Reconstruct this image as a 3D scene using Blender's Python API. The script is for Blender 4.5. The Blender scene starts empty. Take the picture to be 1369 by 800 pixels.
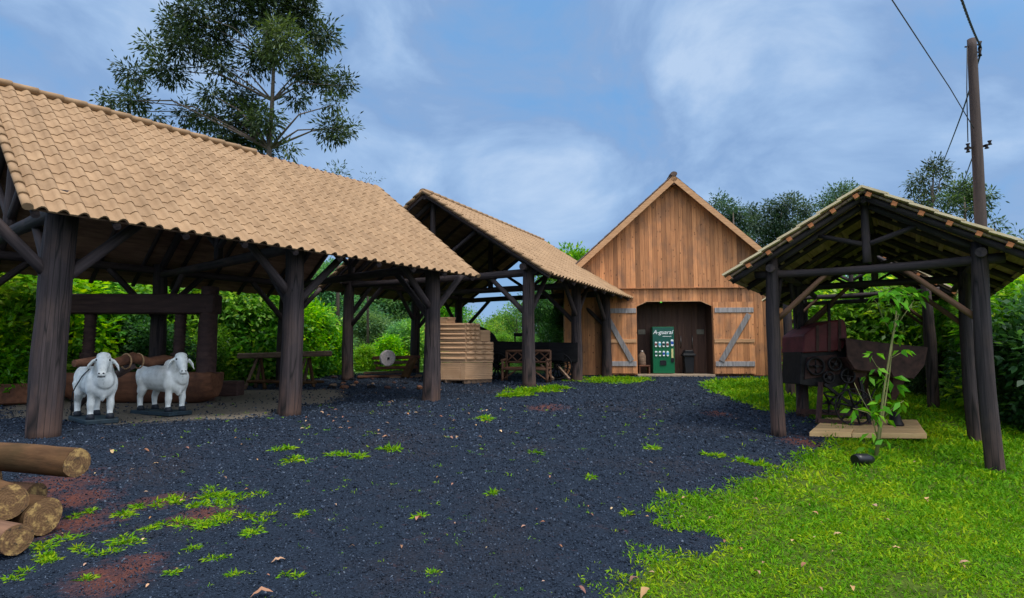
import bpy, math, random
import numpy as np
from mathutils import Vector, Matrix, noise as mnoise

random.seed(7)
RNG = np.random.default_rng(11)
scene = bpy.context.scene
COL = scene.collection
R = math.radians

# ------------------------------------------------------------------ camera, sky, sun, exposure
F, HOR, PW, PH = 789.265, 475.1, 1369.0, 800.0
PITCH = math.atan((HOR - PH / 2) / F)
cd = bpy.data.cameras.new("camera")
cam = bpy.data.objects.new("camera", cd)
COL.objects.link(cam)
cd.sensor_fit = 'HORIZONTAL'
cd.sensor_width = 36.0
cd.lens = F / PW * 36.0
cd.clip_end = 3000
cam.location = (0, 0, 0)
cam.rotation_euler = (math.pi / 2 + PITCH, 0, 0)
scene.camera = cam

def ray(px, py):
    u = (PH / 2 - py) / F
    c, s = math.cos(PITCH), math.sin(PITCH)
    return Vector(((px - PW / 2) / F, c - u * s, s + u * c))

SUN_EL, SUN_AZ = R(64), R(142)      # azimuth clockwise from +Y
world = bpy.data.worlds.new("World")
scene.world = world
world.use_nodes = True
wn, wl = world.node_tree.nodes, world.node_tree.links
wn.clear()
wout = wn.new('ShaderNodeOutputWorld')
wbg = wn.new('ShaderNodeBackground')
wbg.inputs['Strength'].default_value = 0.09
sky = wn.new('ShaderNodeTexSky')
sky.sky_type = 'NISHITA'
sky.sun_disc = False
sky.sun_elevation = SUN_EL
sky.sun_rotation = SUN_AZ
sky.air_density = 1.1
sky.dust_density = 0.8
sky.ozone_density = 2.0
wtc = wn.new('ShaderNodeTexCoord')
wmap = wn.new('ShaderNodeMapping')
wmap.inputs['Scale'].default_value = (1.0, 1.0, 1.7)
wl.new(wtc.outputs['Generated'], wmap.inputs['Vector'])
wno = wn.new('ShaderNodeTexNoise')
wno.inputs['Scale'].default_value = 2.1
wno.inputs['Detail'].default_value = 7
wno.inputs['Roughness'].default_value = 0.52
wno.inputs['Distortion'].default_value = 0.25
wl.new(wmap.outputs['Vector'], wno.inputs['Vector'])
wramp = wn.new('ShaderNodeValToRGB')
wramp.color_ramp.elements[0].position = 0.36
wramp.color_ramp.elements[0].color = (0.86, 0.86, 0.86, 1)
wramp.color_ramp.elements[1].position = 0.70
wramp.color_ramp.elements[1].color = (0.96, 0.96, 0.96, 1)
wl.new(wno.outputs['Fac'], wramp.inputs['Fac'])
wmix = wn.new('ShaderNodeMix')
wmix.data_type = 'RGBA'
wl.new(wramp.outputs['Color'], wmix.inputs['Factor'])
# overcast veil: bluish grey to pale cloud, over the clear sky
wno2 = wn.new('ShaderNodeTexNoise')
wno2.inputs['Scale'].default_value = 3.0
wno2.inputs['Detail'].default_value = 8
wno2.inputs['Roughness'].default_value = 0.56
wno2.inputs['Distortion'].default_value = 0.4
wl.new(wmap.outputs['Vector'], wno2.inputs['Vector'])
wveil = wn.new('ShaderNodeValToRGB')
wveil.color_ramp.elements[0].position = 0.36
wveil.color_ramp.elements[0].color = (1.05 / 6, 2.30 / 6, 4.3 / 6, 1)
wveil.color_ramp.elements[1].position = 0.66
wveil.color_ramp.elements[1].color = (2.9 / 6, 3.8 / 6, 5.15 / 6, 1)
wv_mid = wveil.color_ramp.elements.new(0.47)
wv_mid.color = (1.45 / 6, 2.35 / 6, 3.95 / 6, 1)
wv_mid = wveil.color_ramp.elements.new(0.56)
wv_mid.color = (2.0 / 6, 3.0 / 6, 4.6 / 6, 1)
wbreak = wn.new('ShaderNodeVectorMath')          # a thinner place in the cloud above the barn
wbreak.operation = 'DOT_PRODUCT'
wl.new(wtc.outputs['Generated'], wbreak.inputs[0])
wbreak.inputs[1].default_value = tuple(ray(1015, 135).normalized())
wbr = wn.new('ShaderNodeMapRange')
wbr.interpolation_type = 'SMOOTHSTEP'
wbr.inputs['From Min'].default_value = 0.975
wbr.inputs['From Max'].default_value = 1.0
wbr.inputs['To Max'].default_value = 0.11
wl.new(wbreak.outputs['Value'], wbr.inputs['Value'])
wsum = wn.new('ShaderNodeMath')
wsum.operation = 'ADD'
wl.new(wno2.outputs['Fac'], wsum.inputs[0])
wl.new(wbr.outputs['Result'], wsum.inputs[1])
wl.new(wsum.outputs[0], wveil.inputs['Fac'])
wsc = wn.new('ShaderNodeVectorMath')
wsc.operation = 'SCALE'
wsc.inputs['Scale'].default_value = 6.0
wl.new(wveil.outputs['Color'], wsc.inputs[0])
wl.new(sky.outputs['Color'], wmix.inputs[6])
wl.new(wsc.outputs[0], wmix.inputs[7])
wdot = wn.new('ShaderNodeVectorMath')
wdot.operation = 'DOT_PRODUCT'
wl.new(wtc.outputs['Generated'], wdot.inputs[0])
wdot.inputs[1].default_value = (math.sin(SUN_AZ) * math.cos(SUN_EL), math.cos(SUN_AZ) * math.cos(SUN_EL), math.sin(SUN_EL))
wglow = wn.new('ShaderNodeMapRange')  # added white glow around the sun, largely out of view, to lift the light
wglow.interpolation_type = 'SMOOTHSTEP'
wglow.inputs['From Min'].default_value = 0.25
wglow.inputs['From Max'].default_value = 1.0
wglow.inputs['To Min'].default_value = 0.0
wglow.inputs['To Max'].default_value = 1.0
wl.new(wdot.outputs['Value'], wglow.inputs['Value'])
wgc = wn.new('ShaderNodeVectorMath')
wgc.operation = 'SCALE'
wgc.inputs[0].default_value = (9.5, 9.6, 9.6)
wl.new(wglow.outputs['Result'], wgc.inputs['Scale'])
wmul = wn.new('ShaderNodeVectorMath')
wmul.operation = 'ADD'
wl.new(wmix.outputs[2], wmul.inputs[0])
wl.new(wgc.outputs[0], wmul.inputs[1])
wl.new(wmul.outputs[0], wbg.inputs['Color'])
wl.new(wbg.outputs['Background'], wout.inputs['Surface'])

sd = bpy.data.lights.new("sun", 'SUN')
sd.energy = 1.5
sd.angle = R(14)
sd.color = (1.0, 0.95, 0.87)
sun = bpy.data.objects.new("sun", sd)
COL.objects.link(sun)
sun.location = (10, -20, 40)
sdir = Vector((math.sin(SUN_AZ) * math.cos(SUN_EL), math.cos(SUN_AZ) * math.cos(SUN_EL), math.sin(SUN_EL)))
sun.rotation_euler = sdir.to_track_quat('Z', 'Y').to_euler()

scene.view_settings.view_transform = 'Standard'
scene.view_settings.look = 'None'
scene.view_settings.exposure = 0.95
scene.view_settings.gamma = 1
scene.render.engine = 'CYCLES'
scene.cycles.max_bounces = 8
scene.cycles.diffuse_bounces = 6
scene.cycles.transparent_max_bounces = 6

# ------------------------------------------------------------------ helpers
def at(px, py, Y):
    d = ray(px, py)
    return d * (Y / d.y)

def xat(px, Y):
    return at(px, HOR, Y).x

# terrain: a plane plus local bumps at measured points
GP = [(0, 0, -1.66), (0, 4, -1.52), (-4, 4, -1.5), (4, 4, -1.62), (0, 9, -1.27), (-6.78, 8.7, -1.15), (-4.3, 11.7, -1.15),
      (-2, 14.6, -1.12), (-9.6, 15.9, -1.15), (-7.3, 18.9, -1.1), (-12, 12.9, -1.15), (0.5, 17, -.865), (2.2, 20.2, -.87),
      (3.9, 23.4, -.84), (-5.6, 20.1, -.80), (-4.2, 19.6, -.74), (2, 23, -.78), (6.4, 23, -.785), (10.7, 23, -.80), (6.4, 18, -.92), (4.43, 9.96, -1.29),
      (6.75, 8.42, -1.645), (5.9, 12.2, -1.22), (8.3, 10.6, -1.60), (10, 14.2, -1.22), (7.5, 15.8, -1.12), (7, 5.5, -1.9), (10, 8, -1.75), (13, 12, -1.7), (5, 14, -1.08)]
GPA = np.array(GP)
def zplane(x, y):
    return -1.62 + .036 * np.clip(y, -5, 24) - .02 * np.clip(x, 0, 14)
GRES = GPA[:, 2] - zplane(GPA[:, 0], GPA[:, 1])
def gz_arr(x, y):
    x = np.asarray(x, float); y = np.asarray(y, float)
    num = np.zeros_like(x); den = np.full_like(x, .06)
    for (gx, gy, _), r in zip(GP, GRES):
        w = np.exp(-((x - gx) ** 2 + (y - gy) ** 2) / (2 * 1.7 ** 2))
        num += w * r; den += w
    return zplane(x, y) + num / den
def gz(x, y):
    return float(gz_arr(np.array([x]), np.array([y]))[0])
def gp(px, py):
    d = ray(px, py)
    t, st = 1.0, .05
    while t < 200:
        p = d * t
        if p.z < gz(p.x, p.y): break
        t += st; st = min(st * 1.02, .5)
    a, b = t - st, t
    for _ in range(18):
        m = (a + b) / 2; p = d * m
        if p.z < gz(p.x, p.y): b = m
        else: a = m
    p = d * b
    return Vector((p.x, p.y, gz(p.x, p.y)))

def tag(o, label=None, cat=None, group=None, kind=None):
    if label: o['label'] = label
    if cat: o['category'] = cat
    if group: o['group'] = group
    if kind: o['kind'] = kind
    return o

def thing(name, label, cat, loc=(0, 0, 0), rz=0, group=None):
    o = bpy.data.objects.new(name, None)
    COL.objects.link(o)
    o.location = loc; o.rotation_euler = (0, 0, rz)
    o.empty_display_size = .2
    return tag(o, label, cat, group)

def copy_tree(o, parent=None):
    c = o.copy(); COL.objects.link(c)
    if parent: c.parent = parent
    for ch in list(o.children): copy_tree(ch, c)
    return c

def link(name, me, m=None, parent=None, mat4=None):
    o = bpy.data.objects.new(name, me)
    COL.objects.link(o)
    if m: me.materials.append(m)
    if parent: o.parent = parent
    if mat4 is not None: o.matrix_basis = mat4
    return o

def mesh_np(name, V, Fq, smooth=False, attr=None):
    """V (n,3); Fq (m,k) equal-sized faces; attr {name: per-vertex floats}"""
    me = bpy.data.meshes.new(name)
    V = np.asarray(V, np.float32); Fq = np.asarray(Fq, np.int32)
    m, k = Fq.shape
    me.vertices.add(len(V)); me.vertices.foreach_set('co', V.ravel())
    me.loops.add(m * k); me.loops.foreach_set('vertex_index', Fq.ravel())
    me.polygons.add(m)
    me.polygons.foreach_set('loop_start', np.arange(0, m * k, k, dtype=np.int32))
    me.polygons.foreach_set('loop_total', np.full(m, k, np.int32))
    if smooth: me.polygons.foreach_set('use_smooth', np.ones(m, bool))
    me.update(calc_edges=True)
    if attr:
        for nme, a in attr.items():
            at_ = me.attributes.new(nme, 'FLOAT', 'POINT')
            at_.data.foreach_set('value', np.asarray(a, np.float32).ravel())
    return me

class MB:
    def __init__(s): s.v = []; s.f = []; s.t = []; s.sm = []
    def add(s, vs, fs, tone=.5, smooth=False):
        b = len(s.v)
        s.v += [tuple(v) for v in vs]; s.t += [tone] * len(vs)
        s.f += [tuple(b + i for i in f) for f in fs]; s.sm += [smooth] * len(fs)
    def box(s, c, d, rot=None, tone=.5, taper=1.0):
        x, y, z = d[0] / 2, d[1] / 2, d[2] / 2
        vs = [Vector((sx * x * (taper if sz > 0 else 1), sy * y * (taper if sz > 0 else 1), sz * z)) for sz in (-1, 1) for sy in (-1, 1) for sx in (-1, 1)]
        if rot is not None: vs = [rot @ v for v in vs]
        c = Vector(c)
        s.add([v + c for v in vs], [(0, 2, 3, 1), (4, 5, 7, 6), (0, 1, 5, 4), (2, 6, 7, 3), (0, 4, 6, 2), (1, 3, 7, 5)], tone)
    def beam(s, p0, p1, w, h, tone=.5, up=(0, 0, 1)):
        p0, p1 = Vector(p0), Vector(p1)
        d = (p1 - p0); L = d.length; d.normalize()
        a = d.cross(Vector(up))
        if a.length < 1e-4: a = d.cross(Vector((1, 0, 0)))
        a.normalize(); b = a.cross(d)
        M = Matrix((a, d, b)).transposed()
        s.box((p0 + p1) / 2, (w, L, h), M, tone)
    def prism(s, poly, y0, y1, tone=.5, plane='xz'):
        n = len(poly)
        if plane == 'xz': vs = [(p[0], y0, p[1]) for p in poly] + [(p[0], y1, p[1]) for p in poly]
        else: vs = [(p[0], p[1], y0) for p in poly] + [(p[0], p[1], y1) for p in poly]
        fs = [tuple(range(n)), tuple(range(2 * n - 1, n - 1, -1))] + [(i + n, (i + 1) % n + n, (i + 1) % n, i) for i in range(n)]
        s.add(vs, fs, tone)
    def tube(s, pts, rads, seg=8, tone=.5, cap=True, squash=1.0, dome=False):
        pts = [Vector(p) for p in pts]
        if not hasattr(rads, '__len__'): rads = [rads] * len(pts)
        rads = list(rads)
        if dome:
            d0 = (pts[0] - pts[1]).normalized(); d1 = (pts[-1] - pts[-2]).normalized()
            r0, r1 = rads[0], rads[-1]
            pre = [(pts[0] + d0 * r0 * .98, r0 * .15), (pts[0] + d0 * r0 * .7, r0 * .7)]
            post = [(pts[-1] + d1 * r1 * .7, r1 * .7), (pts[-1] + d1 * r1 * .98, r1 * .15)]
            pts = [p for p, _ in pre] + pts + [p for p, _ in post]
            rads = [r for _, r in pre] + rads + [r for _, r in post]
        n = len(pts); vs = []; ref = None
        for i, p in enumerate(pts):
            d = (pts[min(i + 1, n - 1)] - pts[max(i - 1, 0)]).normalized()
            if ref is None:
                ref = d.cross(Vector((0, 0, 1)))
                if ref.length < .1: ref = d.cross(Vector((0, 1, 0)))
            ref = (ref - d * ref.dot(d)).normalized()
            b = d.cross(ref)
            for k in range(seg):
                a = 2 * math.pi * k / seg
                vs.append(p + ref * (math.cos(a) * rads[i]) + b * (math.sin(a) * rads[i] * squash))
        fs = [(i * seg + k, i * seg + (k + 1) % seg, (i + 1) * seg + (k + 1) % seg, (i + 1) * seg + k) for i in range(n - 1) for k in range(seg)]
        bse = len(s.v)
        s.add(vs, fs, tone, True)
        if cap:
            s.f += [tuple(bse + k for k in range(seg - 1, -1, -1)), tuple(bse + (n - 1) * seg + k for k in range(seg))]
            s.sm += [False, False]
    def ell(s, c, r, seg=12, rings=8, rot=None, tone=.5):
        c = Vector(c); vs = []
        for i in range(1, rings):
            t = math.pi * i / rings
            for k in range(seg):
                a = 2 * math.pi * k / seg
                v = Vector((r[0] * math.sin(t) * math.cos(a), r[1] * math.sin(t) * math.sin(a), r[2] * math.cos(t)))
                vs.append(c + (rot @ v if rot is not None else v))
        for z in (1, -1):
            v = Vector((0, 0, z * r[2])); vs.append(c + (rot @ v if rot is not None else v))
        m = rings - 1
        fs = [(i * seg + k, (i + 1) * seg + k, (i + 1) * seg + (k + 1) % seg, i * seg + (k + 1) % seg) for i in range(m - 1) for k in range(seg)]
        fs += [(m * seg, k, (k + 1) % seg) for k in range(seg)] + [(m * seg + 1, (m - 1) * seg + (k + 1) % seg, (m - 1) * seg + k) for k in range(seg)]
        s.add(vs, fs, tone, True)
    def ring(s, c, ax, Rr, r, seg=28, tseg=6, tone=.5, w=None):
        c = Vector(c); ax = Vector(ax).normalized()
        a = ax.orthogonal().normalized(); b = ax.cross(a); vs = []; w = w or r
        for i in range(seg):
            t = 2 * math.pi * i / seg; e = a * math.cos(t) + b * math.sin(t)
            for k in range(tseg):
                q = 2 * math.pi * k / tseg
                vs.append(c + e * (Rr + r * math.cos(q)) + ax * (w * math.sin(q)))
        fs = [(i * tseg + k, ((i + 1) % seg) * tseg + k, ((i + 1) % seg) * tseg + (k + 1) % tseg, i * tseg + (k + 1) % tseg) for i in range(seg) for k in range(tseg)]
        s.add(vs, fs, tone, True)
    def mesh(s, name):
        me = bpy.data.meshes.new(name)
        me.from_pydata(s.v, [], s.f)
        me.polygons.foreach_set('use_smooth', np.array(s.sm, bool))
        a = me.attributes.new('tone', 'FLOAT', 'POINT'); a.data.foreach_set('value', np.array(s.t, np.float32))
        me.update()
        return me
    def build(s, name, m, parent=None, mat4=None, bevel=0):
        o = link(name, s.mesh(name), m, parent, mat4)
        if bevel:
            b = o.modifiers.new('bevel', 'BEVEL'); b.width = bevel; b.segments = 1; b.limit_method = 'ANGLE'
        return o

# ------------------------------------------------------------------ materials
def newmat(name):
    m = bpy.data.materials.new(name); m.use_nodes = True
    n = m.node_tree.nodes; l = m.node_tree.links
    return m, n, l, n['Principled BSDF']

def ramp(n, pts):
    r = n.new('ShaderNodeValToRGB'); e = r.color_ramp.elements
    while len(e) < len(pts): e.new(.5)
    for k, (p, c) in zip(e, pts): k.position = p; k.color = (*c, 1)
    return r

def mixc(n, l, a, b, fac, mode='MIX'):
    x = n.new('ShaderNodeMix'); x.data_type = 'RGBA'; x.blend_type = mode
    for k, v in ((6, a), (7, b)):
        if isinstance(v, tuple): x.inputs[k].default_value = (*v, 1)
        else: l.new(v, x.inputs[k])
    if isinstance(fac, (int, float)): x.inputs[0].default_value = fac
    else: l.new(fac, x.inputs[0])
    return x.outputs[2]

def texc(n, l, scale, kind='Object'):
    t = n.new('ShaderNodeTexCoord'); mp = n.new('ShaderNodeMapping')
    mp.inputs['Scale'].default_value = scale
    l.new(t.outputs[kind], mp.inputs['Vector'])
    return mp.outputs['Vector']

def noise_t(n, l, vec, sc=1., det=5., rough=.55):
    t = n.new('ShaderNodeTexNoise'); t.inputs['Scale'].default_value = sc
    t.inputs['Detail'].default_value = det; t.inputs['Roughness'].default_value = rough
    if vec is not None: l.new(vec, t.inputs['Vector'])
    return t.outputs['Fac']

def bump(n, l, b, h, strength=.4, dist=.02):
    k = n.new('ShaderNodeBump'); k.inputs['Strength'].default_value = strength; k.inputs['Distance'].default_value = dist
    l.new(h, k.inputs['Height']); l.new(k.outputs['Normal'], b.inputs['Normal'])

def tone_attr(n, l, lo=.6, hi=1.4, name='tone'):
    a = n.new('ShaderNodeAttribute'); a.attribute_name = name
    m = n.new('ShaderNodeMapRange'); m.inputs['To Min'].default_value = lo; m.inputs['To Max'].default_value = hi
    l.new(a.outputs['Fac'], m.inputs['Value'])
    return m.outputs['Result']

def wood(name, c1, c2, scale=(14, 14, 1.2), rough=.75, b=.35, tone=(.75, 1.25), spec=.3, patch=None, knots=0):
    m, n, l, p = newmat(name)
    v = texc(n, l, scale)
    f = noise_t(n, l, v, 1, 6, .6)
    cr = ramp(n, [(.3, c1), (.7, c2)]); l.new(f, cr.inputs['Fac'])
    col = cr.outputs['Color']
    if patch:
        v2 = texc(n, l, (1.6, 1.6, .9)); f2 = noise_t(n, l, v2, 1.3, 4, .6)
        r2 = ramp(n, [(.48, (0, 0, 0)), (.68, (1, 1, 1))]); l.new(f2, r2.inputs['Fac'])
        col = mixc(n, l, col, patch, r2.outputs['Color'])
    if knots:
        vk = texc(n, l, (5.6, 5.6, 3.4)); vo = n.new('ShaderNodeTexVoronoi'); vo.inputs['Scale'].default_value = knots
        l.new(vk, vo.inputs['Vector'])
        rk = ramp(n, [(.07, (1, 1, 1)), (.15, (0, 0, 0))]); l.new(vo.outputs['Distance'], rk.inputs['Fac'])
        col = mixc(n, l, col, tuple(x * .28 for x in c1), rk.outputs['Color'])
    t = tone_attr(n, l, *tone)
    mul = n.new('ShaderNodeVectorMath'); mul.operation = 'SCALE'
    l.new(col, mul.inputs[0]); l.new(t, mul.inputs['Scale'])
    l.new(mul.outputs[0], p.inputs['Base Color'])
    p.inputs['Roughness'].default_value = rough; p.inputs['Specular IOR Level'].default_value = spec
    bump(n, l, p, f, b, .015)
    return m

def plain(name, c, rough=.5, metal=0, var=.15, sc=6, bmp=.1, spec=.4):
    m, n, l, p = newmat(name)
    v = texc(n, l, (sc, sc, sc)); f = noise_t(n, l, v, 1, 5)
    cr = ramp(n, [(.3, tuple(x * (1 - var) for x in c)), (.7, tuple(min(1, x * (1 + var)) for x in c))])
    l.new(f, cr.inputs['Fac']); l.new(cr.outputs['Color'], p.inputs['Base Color'])
    p.inputs['Roughness'].default_value = rough; p.inputs['Metallic'].default_value = metal
    p.inputs['Specular IOR Level'].default_value = spec
    bump(n, l, p, f, bmp, .01)
    return m

def leafmat(name, dark, mid, light, rough=.45, trans=.35, vary=True):
    m, n, l, p = newmat(name)
    a = n.new('ShaderNodeAttribute'); a.attribute_name = 'tone'
    cr = ramp(n, [(0, dark), (.5, mid), (1, light)]); l.new(a.outputs['Fac'], cr.inputs['Fac'])
    oi = n.new('ShaderNodeObjectInfo'); hs = n.new('ShaderNodeHueSaturation')
    for nm, lo, hi in (('Hue', .478, .515), ('Value', .78, 1.3), ('Saturation', .85, 1.05)):
        rr = n.new('ShaderNodeMapRange'); rr.inputs['To Min'].default_value = lo; rr.inputs['To Max'].default_value = hi
        fr = n.new('ShaderNodeMath'); fr.operation = 'FRACT'; fm = n.new('ShaderNodeMath'); fm.operation = 'MULTIPLY'; fm.inputs[1].default_value = {'Hue': 1.0, 'Value': 7.31, 'Saturation': 3.77}[nm]
        l.new(oi.outputs['Random'], fm.inputs[0]); l.new(fm.outputs[0], fr.inputs[0]); l.new(fr.outputs[0], rr.inputs['Value'])
        if vary: l.new(rr.outputs['Result'], hs.inputs[nm])
    l.new(cr.outputs['Color'], hs.inputs['Color']); cr = hs
    l.new(cr.outputs['Color'], p.inputs['Base Color'])
    p.inputs['Roughness'].default_value = rough; p.inputs['Specular IOR Level'].default_value = .35 if vary else .15
    tr = n.new('ShaderNodeBsdfTranslucent'); mx = n.new('ShaderNodeMixShader'); mx.inputs[0].default_value = trans
    g = n.new('ShaderNodeMix'); g.data_type = 'RGBA'; g.blend_type = 'MULTIPLY'; g.inputs[0].default_value = 1
    l.new(cr.outputs['Color'], g.inputs[6]); g.inputs[7].default_value = (1.3, 1.3, .6, 1)
    l.new(g.outputs[2], tr.inputs['Color'])
    l.new(p.outputs[0], mx.inputs[1]); l.new(tr.outputs[0], mx.inputs[2])
    l.new(mx.outputs[0], n['Material Output'].inputs['Surface'])
    return m

M = {}
M['log_dark'] = wood('log_dark', (.022, .016, .017), (.075, .055, .055), (18, 18, 1.2), .75, .9, patch=(.085, .055, .046))
M['bench_wood'] = wood('bench_wood', (.07, .032, .018), (.15, .07, .038), (16, 16, 1.5), .75, .6)
def post_mat():
    m = wood('log_post', (.020, .015, .016), (.075, .055, .056), (20, 20, 1.1), .78, 1.0, patch=(.085, .055, .046))
    n, l = m.node_tree.nodes, m.node_tree.links; p = n['Principled BSDF']
    src = p.inputs['Base Color'].links[0].from_socket
    t = n.new('ShaderNodeTexCoord'); sx = n.new('ShaderNodeSeparateXYZ'); l.new(t.outputs['Object'], sx.inputs[0])
    nz = noise_t(n, l, texc(n, l, (9, 9, 2.5)), 1, 4, .65)
    k = n.new('ShaderNodeMath'); k.operation = 'MULTIPLY_ADD'; k.inputs[1].default_value = 1.3; l.new(nz, k.inputs[0]); l.new(sx.outputs[2], k.inputs[2])
    mr = n.new('ShaderNodeMapRange'); mr.inputs['From Min'].default_value = .65; mr.inputs['From Max'].default_value = 1.5; mr.inputs['To Min'].default_value = .85; mr.inputs['To Max'].default_value = 0
    l.new(k.outputs[0], mr.inputs['Value'])
    c = mixc(n, l, src, (.105, .058, .042), mr.outputs['Result'])
    v = texc(n, l, (34, 34, .55)); w = n.new('ShaderNodeTexVoronoi'); w.feature = 'DISTANCE_TO_EDGE'; w.inputs['Scale'].default_value = .35; l.new(v, w.inputs['Vector'])
    rk = ramp(n, [(.0, (1, 1, 1)), (.05, (0, 0, 0))]); l.new(w.outputs['Distance'], rk.inputs['Fac'])
    c = mixc(n, l, c, (.008, .006, .006), rk.outputs['Color'])
    l.new(c, p.inputs['Base Color'])
    return m
M['log_post'] = post_mat()
M['log_mid'] = wood('log_mid', (.10, .05, .028), (.22, .11, .06), (16, 16, 1.5), .75, .6)
M['log_pale'] = wood('log_pale', (.040, .020, .010), (.12, .062, .028), (9, 9, 2), .85, .9, patch=(.04, .028, .012), spec=.1)
def cut_mat():
    m, n, l, p = newmat('cut_end')
    v = texc(n, l, (1, 1, 1))
    sx = n.new('ShaderNodeSeparateXYZ'); l.new(v, sx.inputs[0])
    cb = n.new('ShaderNodeCombineXYZ'); l.new(sx.outputs[0], cb.inputs[0]); l.new(sx.outputs[1], cb.inputs[1])
    ln = n.new('ShaderNodeVectorMath'); ln.operation = 'LENGTH'; l.new(cb.outputs[0], ln.inputs[0])
    f1 = noise_t(n, l, v, 9, 5, .6)
    ad = n.new('ShaderNodeMath'); ad.operation = 'MULTIPLY_ADD'; ad.inputs[1].default_value = .05; l.new(f1, ad.inputs[0]); l.new(ln.outputs['Value'], ad.inputs[2])
    sn = n.new('ShaderNodeMath'); sn.operation = 'MULTIPLY'; sn.inputs[1].default_value = 330; l.new(ad.outputs[0], sn.inputs[0])
    s2 = n.new('ShaderNodeMath'); s2.operation = 'SINE'; l.new(sn.outputs[0], s2.inputs[0])
    mr = n.new('ShaderNodeMapRange'); mr.inputs['From Min'].default_value = -1; l.new(s2.outputs[0], mr.inputs['Value'])
    c1 = mixc(n, l, (.12, .060, .024), (.18, .095, .036), mr.outputs['Result'])
    f2 = noise_t(n, l, v, 11, 4, .7); r2 = ramp(n, [(.50, (0, 0, 0)), (.62, (1, 1, 1))]); l.new(f2, r2.inputs['Fac'])
    c2 = mixc(n, l, c1, (.40, .25, .085), r2.outputs['Color'])
    f3 = noise_t(n, l, v, 16, 5, .7); r3 = ramp(n, [(.56, (0, 0, 0)), (.64, (1, 1, 1))]); l.new(f3, r3.inputs['Fac'])
    c3 = mixc(n, l, c2, (.05, .03, .015), r3.outputs['Color'])
    l.new(c3, p.inputs['Base Color']); p.inputs['Roughness'].default_value = .85
    bump(n, l, p, f3, .8, .02)
    return m
M['cut_end'] = cut_mat()
M['deck'] = wood('deck', (.17, .09, .06), (.36, .21, .14), (2, 9, 9), .85, .4)
M['deck_grey'] = wood('deck_grey', (.24, .15, .10), (.50, .34, .24), (1.2, 16, 8), .85, .5)
M['barn'] = wood('barn', (.39, .150, .058), (.63, .28, .115), (22, 22, 1.1), .7, .4, tone=(.5, 1.4), knots=1.0, patch=(.32, .15, .075))
M['barn_grey'] = wood('barn_grey', (.15, .135, .13), (.34, .31, .30), (20, 20, 2), .8, .4)
M['barn_trim'] = wood('barn_trim', (.36, .18, .08), (.55, .31, .16), (3, 20, 20), .7, .3)
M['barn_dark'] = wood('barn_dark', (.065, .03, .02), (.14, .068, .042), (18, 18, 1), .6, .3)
M['purlin_end'] = wood('purlin_end', (.40, .13, .04), (.60, .22, .08), (20, 20, 20), .7, .3)
M['plank_pale'] = wood('plank_pale', (.46, .27, .11), (.72, .46, .21), (1.5, 18, 8), .75, .4)
M['old_wood'] = wood('old_wood', (.09, .055, .036), (.24, .155, .10), (3, 16, 16), .85, .6)
M['red_wood'] = wood('red_wood', (.10, .04, .02), (.22, .09, .045), (1.5, 12, 12), .75, .6, patch=(.07, .03, .018))
M['beam_dark'] = wood('beam_dark', (.04, .022, .02), (.095, .05, .042), (1.5, 12, 12), .75, .5)
M['black_wood'] = wood('black_wood', (.005, .005, .006), (.012, .012, .013), (3, 12, 12), .9, .3, spec=.08)
M['rust'] = plain('rust', (.062, .026, .02), .7, .2, .5, 8, .5)
M['dark_iron'] = plain('dark_iron', (.02, .016, .016), .55, .5, .4, 10, .3)
M['dark_red'] = plain('dark_red', (.12, .018, .02), .6, .1, .4, 5, .3)
M['zinc'] = plain('zinc', (.42, .42, .40), .45, .8, .2, 10, .1)
M['stone'] = plain('stone', (.48, .42, .40), .9, 0, .25, 14, .4)
M['concrete'] = plain('concrete', (.34, .25, .17), .9, 0, .2, 6, .3)
M['vending'] = plain('vending', (.006, .115, .045), .3, 0, .08, 3, .02)
M['vending_top'] = plain('vending_top', (.012, .085, .065), .25, 0, .1, 3, .02)
M['white'] = plain('white', (.80, .82, .80), .4, 0, .04, 4, .02)
M['blue'] = plain('blue', (.02, .08, .36), .4, 0, .1, 6, .02)
M['cyan'] = plain('cyan', (.08, .40, .60), .4, 0, .1, 6, .02)
M['brown_red'] = plain('brown_red', (.20, .04, .03), .4, 0, .1, 6, .02)
M['cream_yellow'] = plain('cream_yellow', (.55, .52, .22), .5, 0, .1, 6, .02)
M['black'] = plain('black', (.008, .008, .010), .4, 0, .2, 5, .05)
M['plate'] = plain('plate', (.20, .17, .12), .5, .1, .2, 8, .05)
M['steel'] = plain('steel', (.30, .25, .22), .35, .9, .1, 10, .02)
M['pole'] = wood('pole', (.035, .024, .022), (.075, .052, .045), (10, 10, .8), .8, .4)
M['wire'] = plain('wire', (.015, .015, .018), .6, 0, .1, 10, .02)
M['slab'] = plain('slab', (.012, .028, .040), .6, 0, .4, 8, .3)
M['hoof'] = plain('hoof', (.012, .016, .024), .6, 0, .3, 8, .2)
M['rope'] = plain('rope', (.34, .20, .10), .9, 0, .3, 40, .4)
M['green_lamp'] = plain('green_lamp', (.10, .55, .03), .4)
M['barn_roof'] = plain('barn_roof', (.10, .065, .05), .85, 0, .3, 6, .3)
M['bark_euc'] = wood('bark_euc', (.06, .045, .036), (.17, .13, .105), (5, 5, 1), .85, .4)
M['stem_green'] = wood('stem_green', (.10, .11, .03), (.26, .24, .09), (30, 30, 3), .7, .3)
M['dry_leaf'] = leafmat('dry_leaf', (.14, .05, .025), (.32, .15, .06), (.48, .30, .15), .7, .1)

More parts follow.
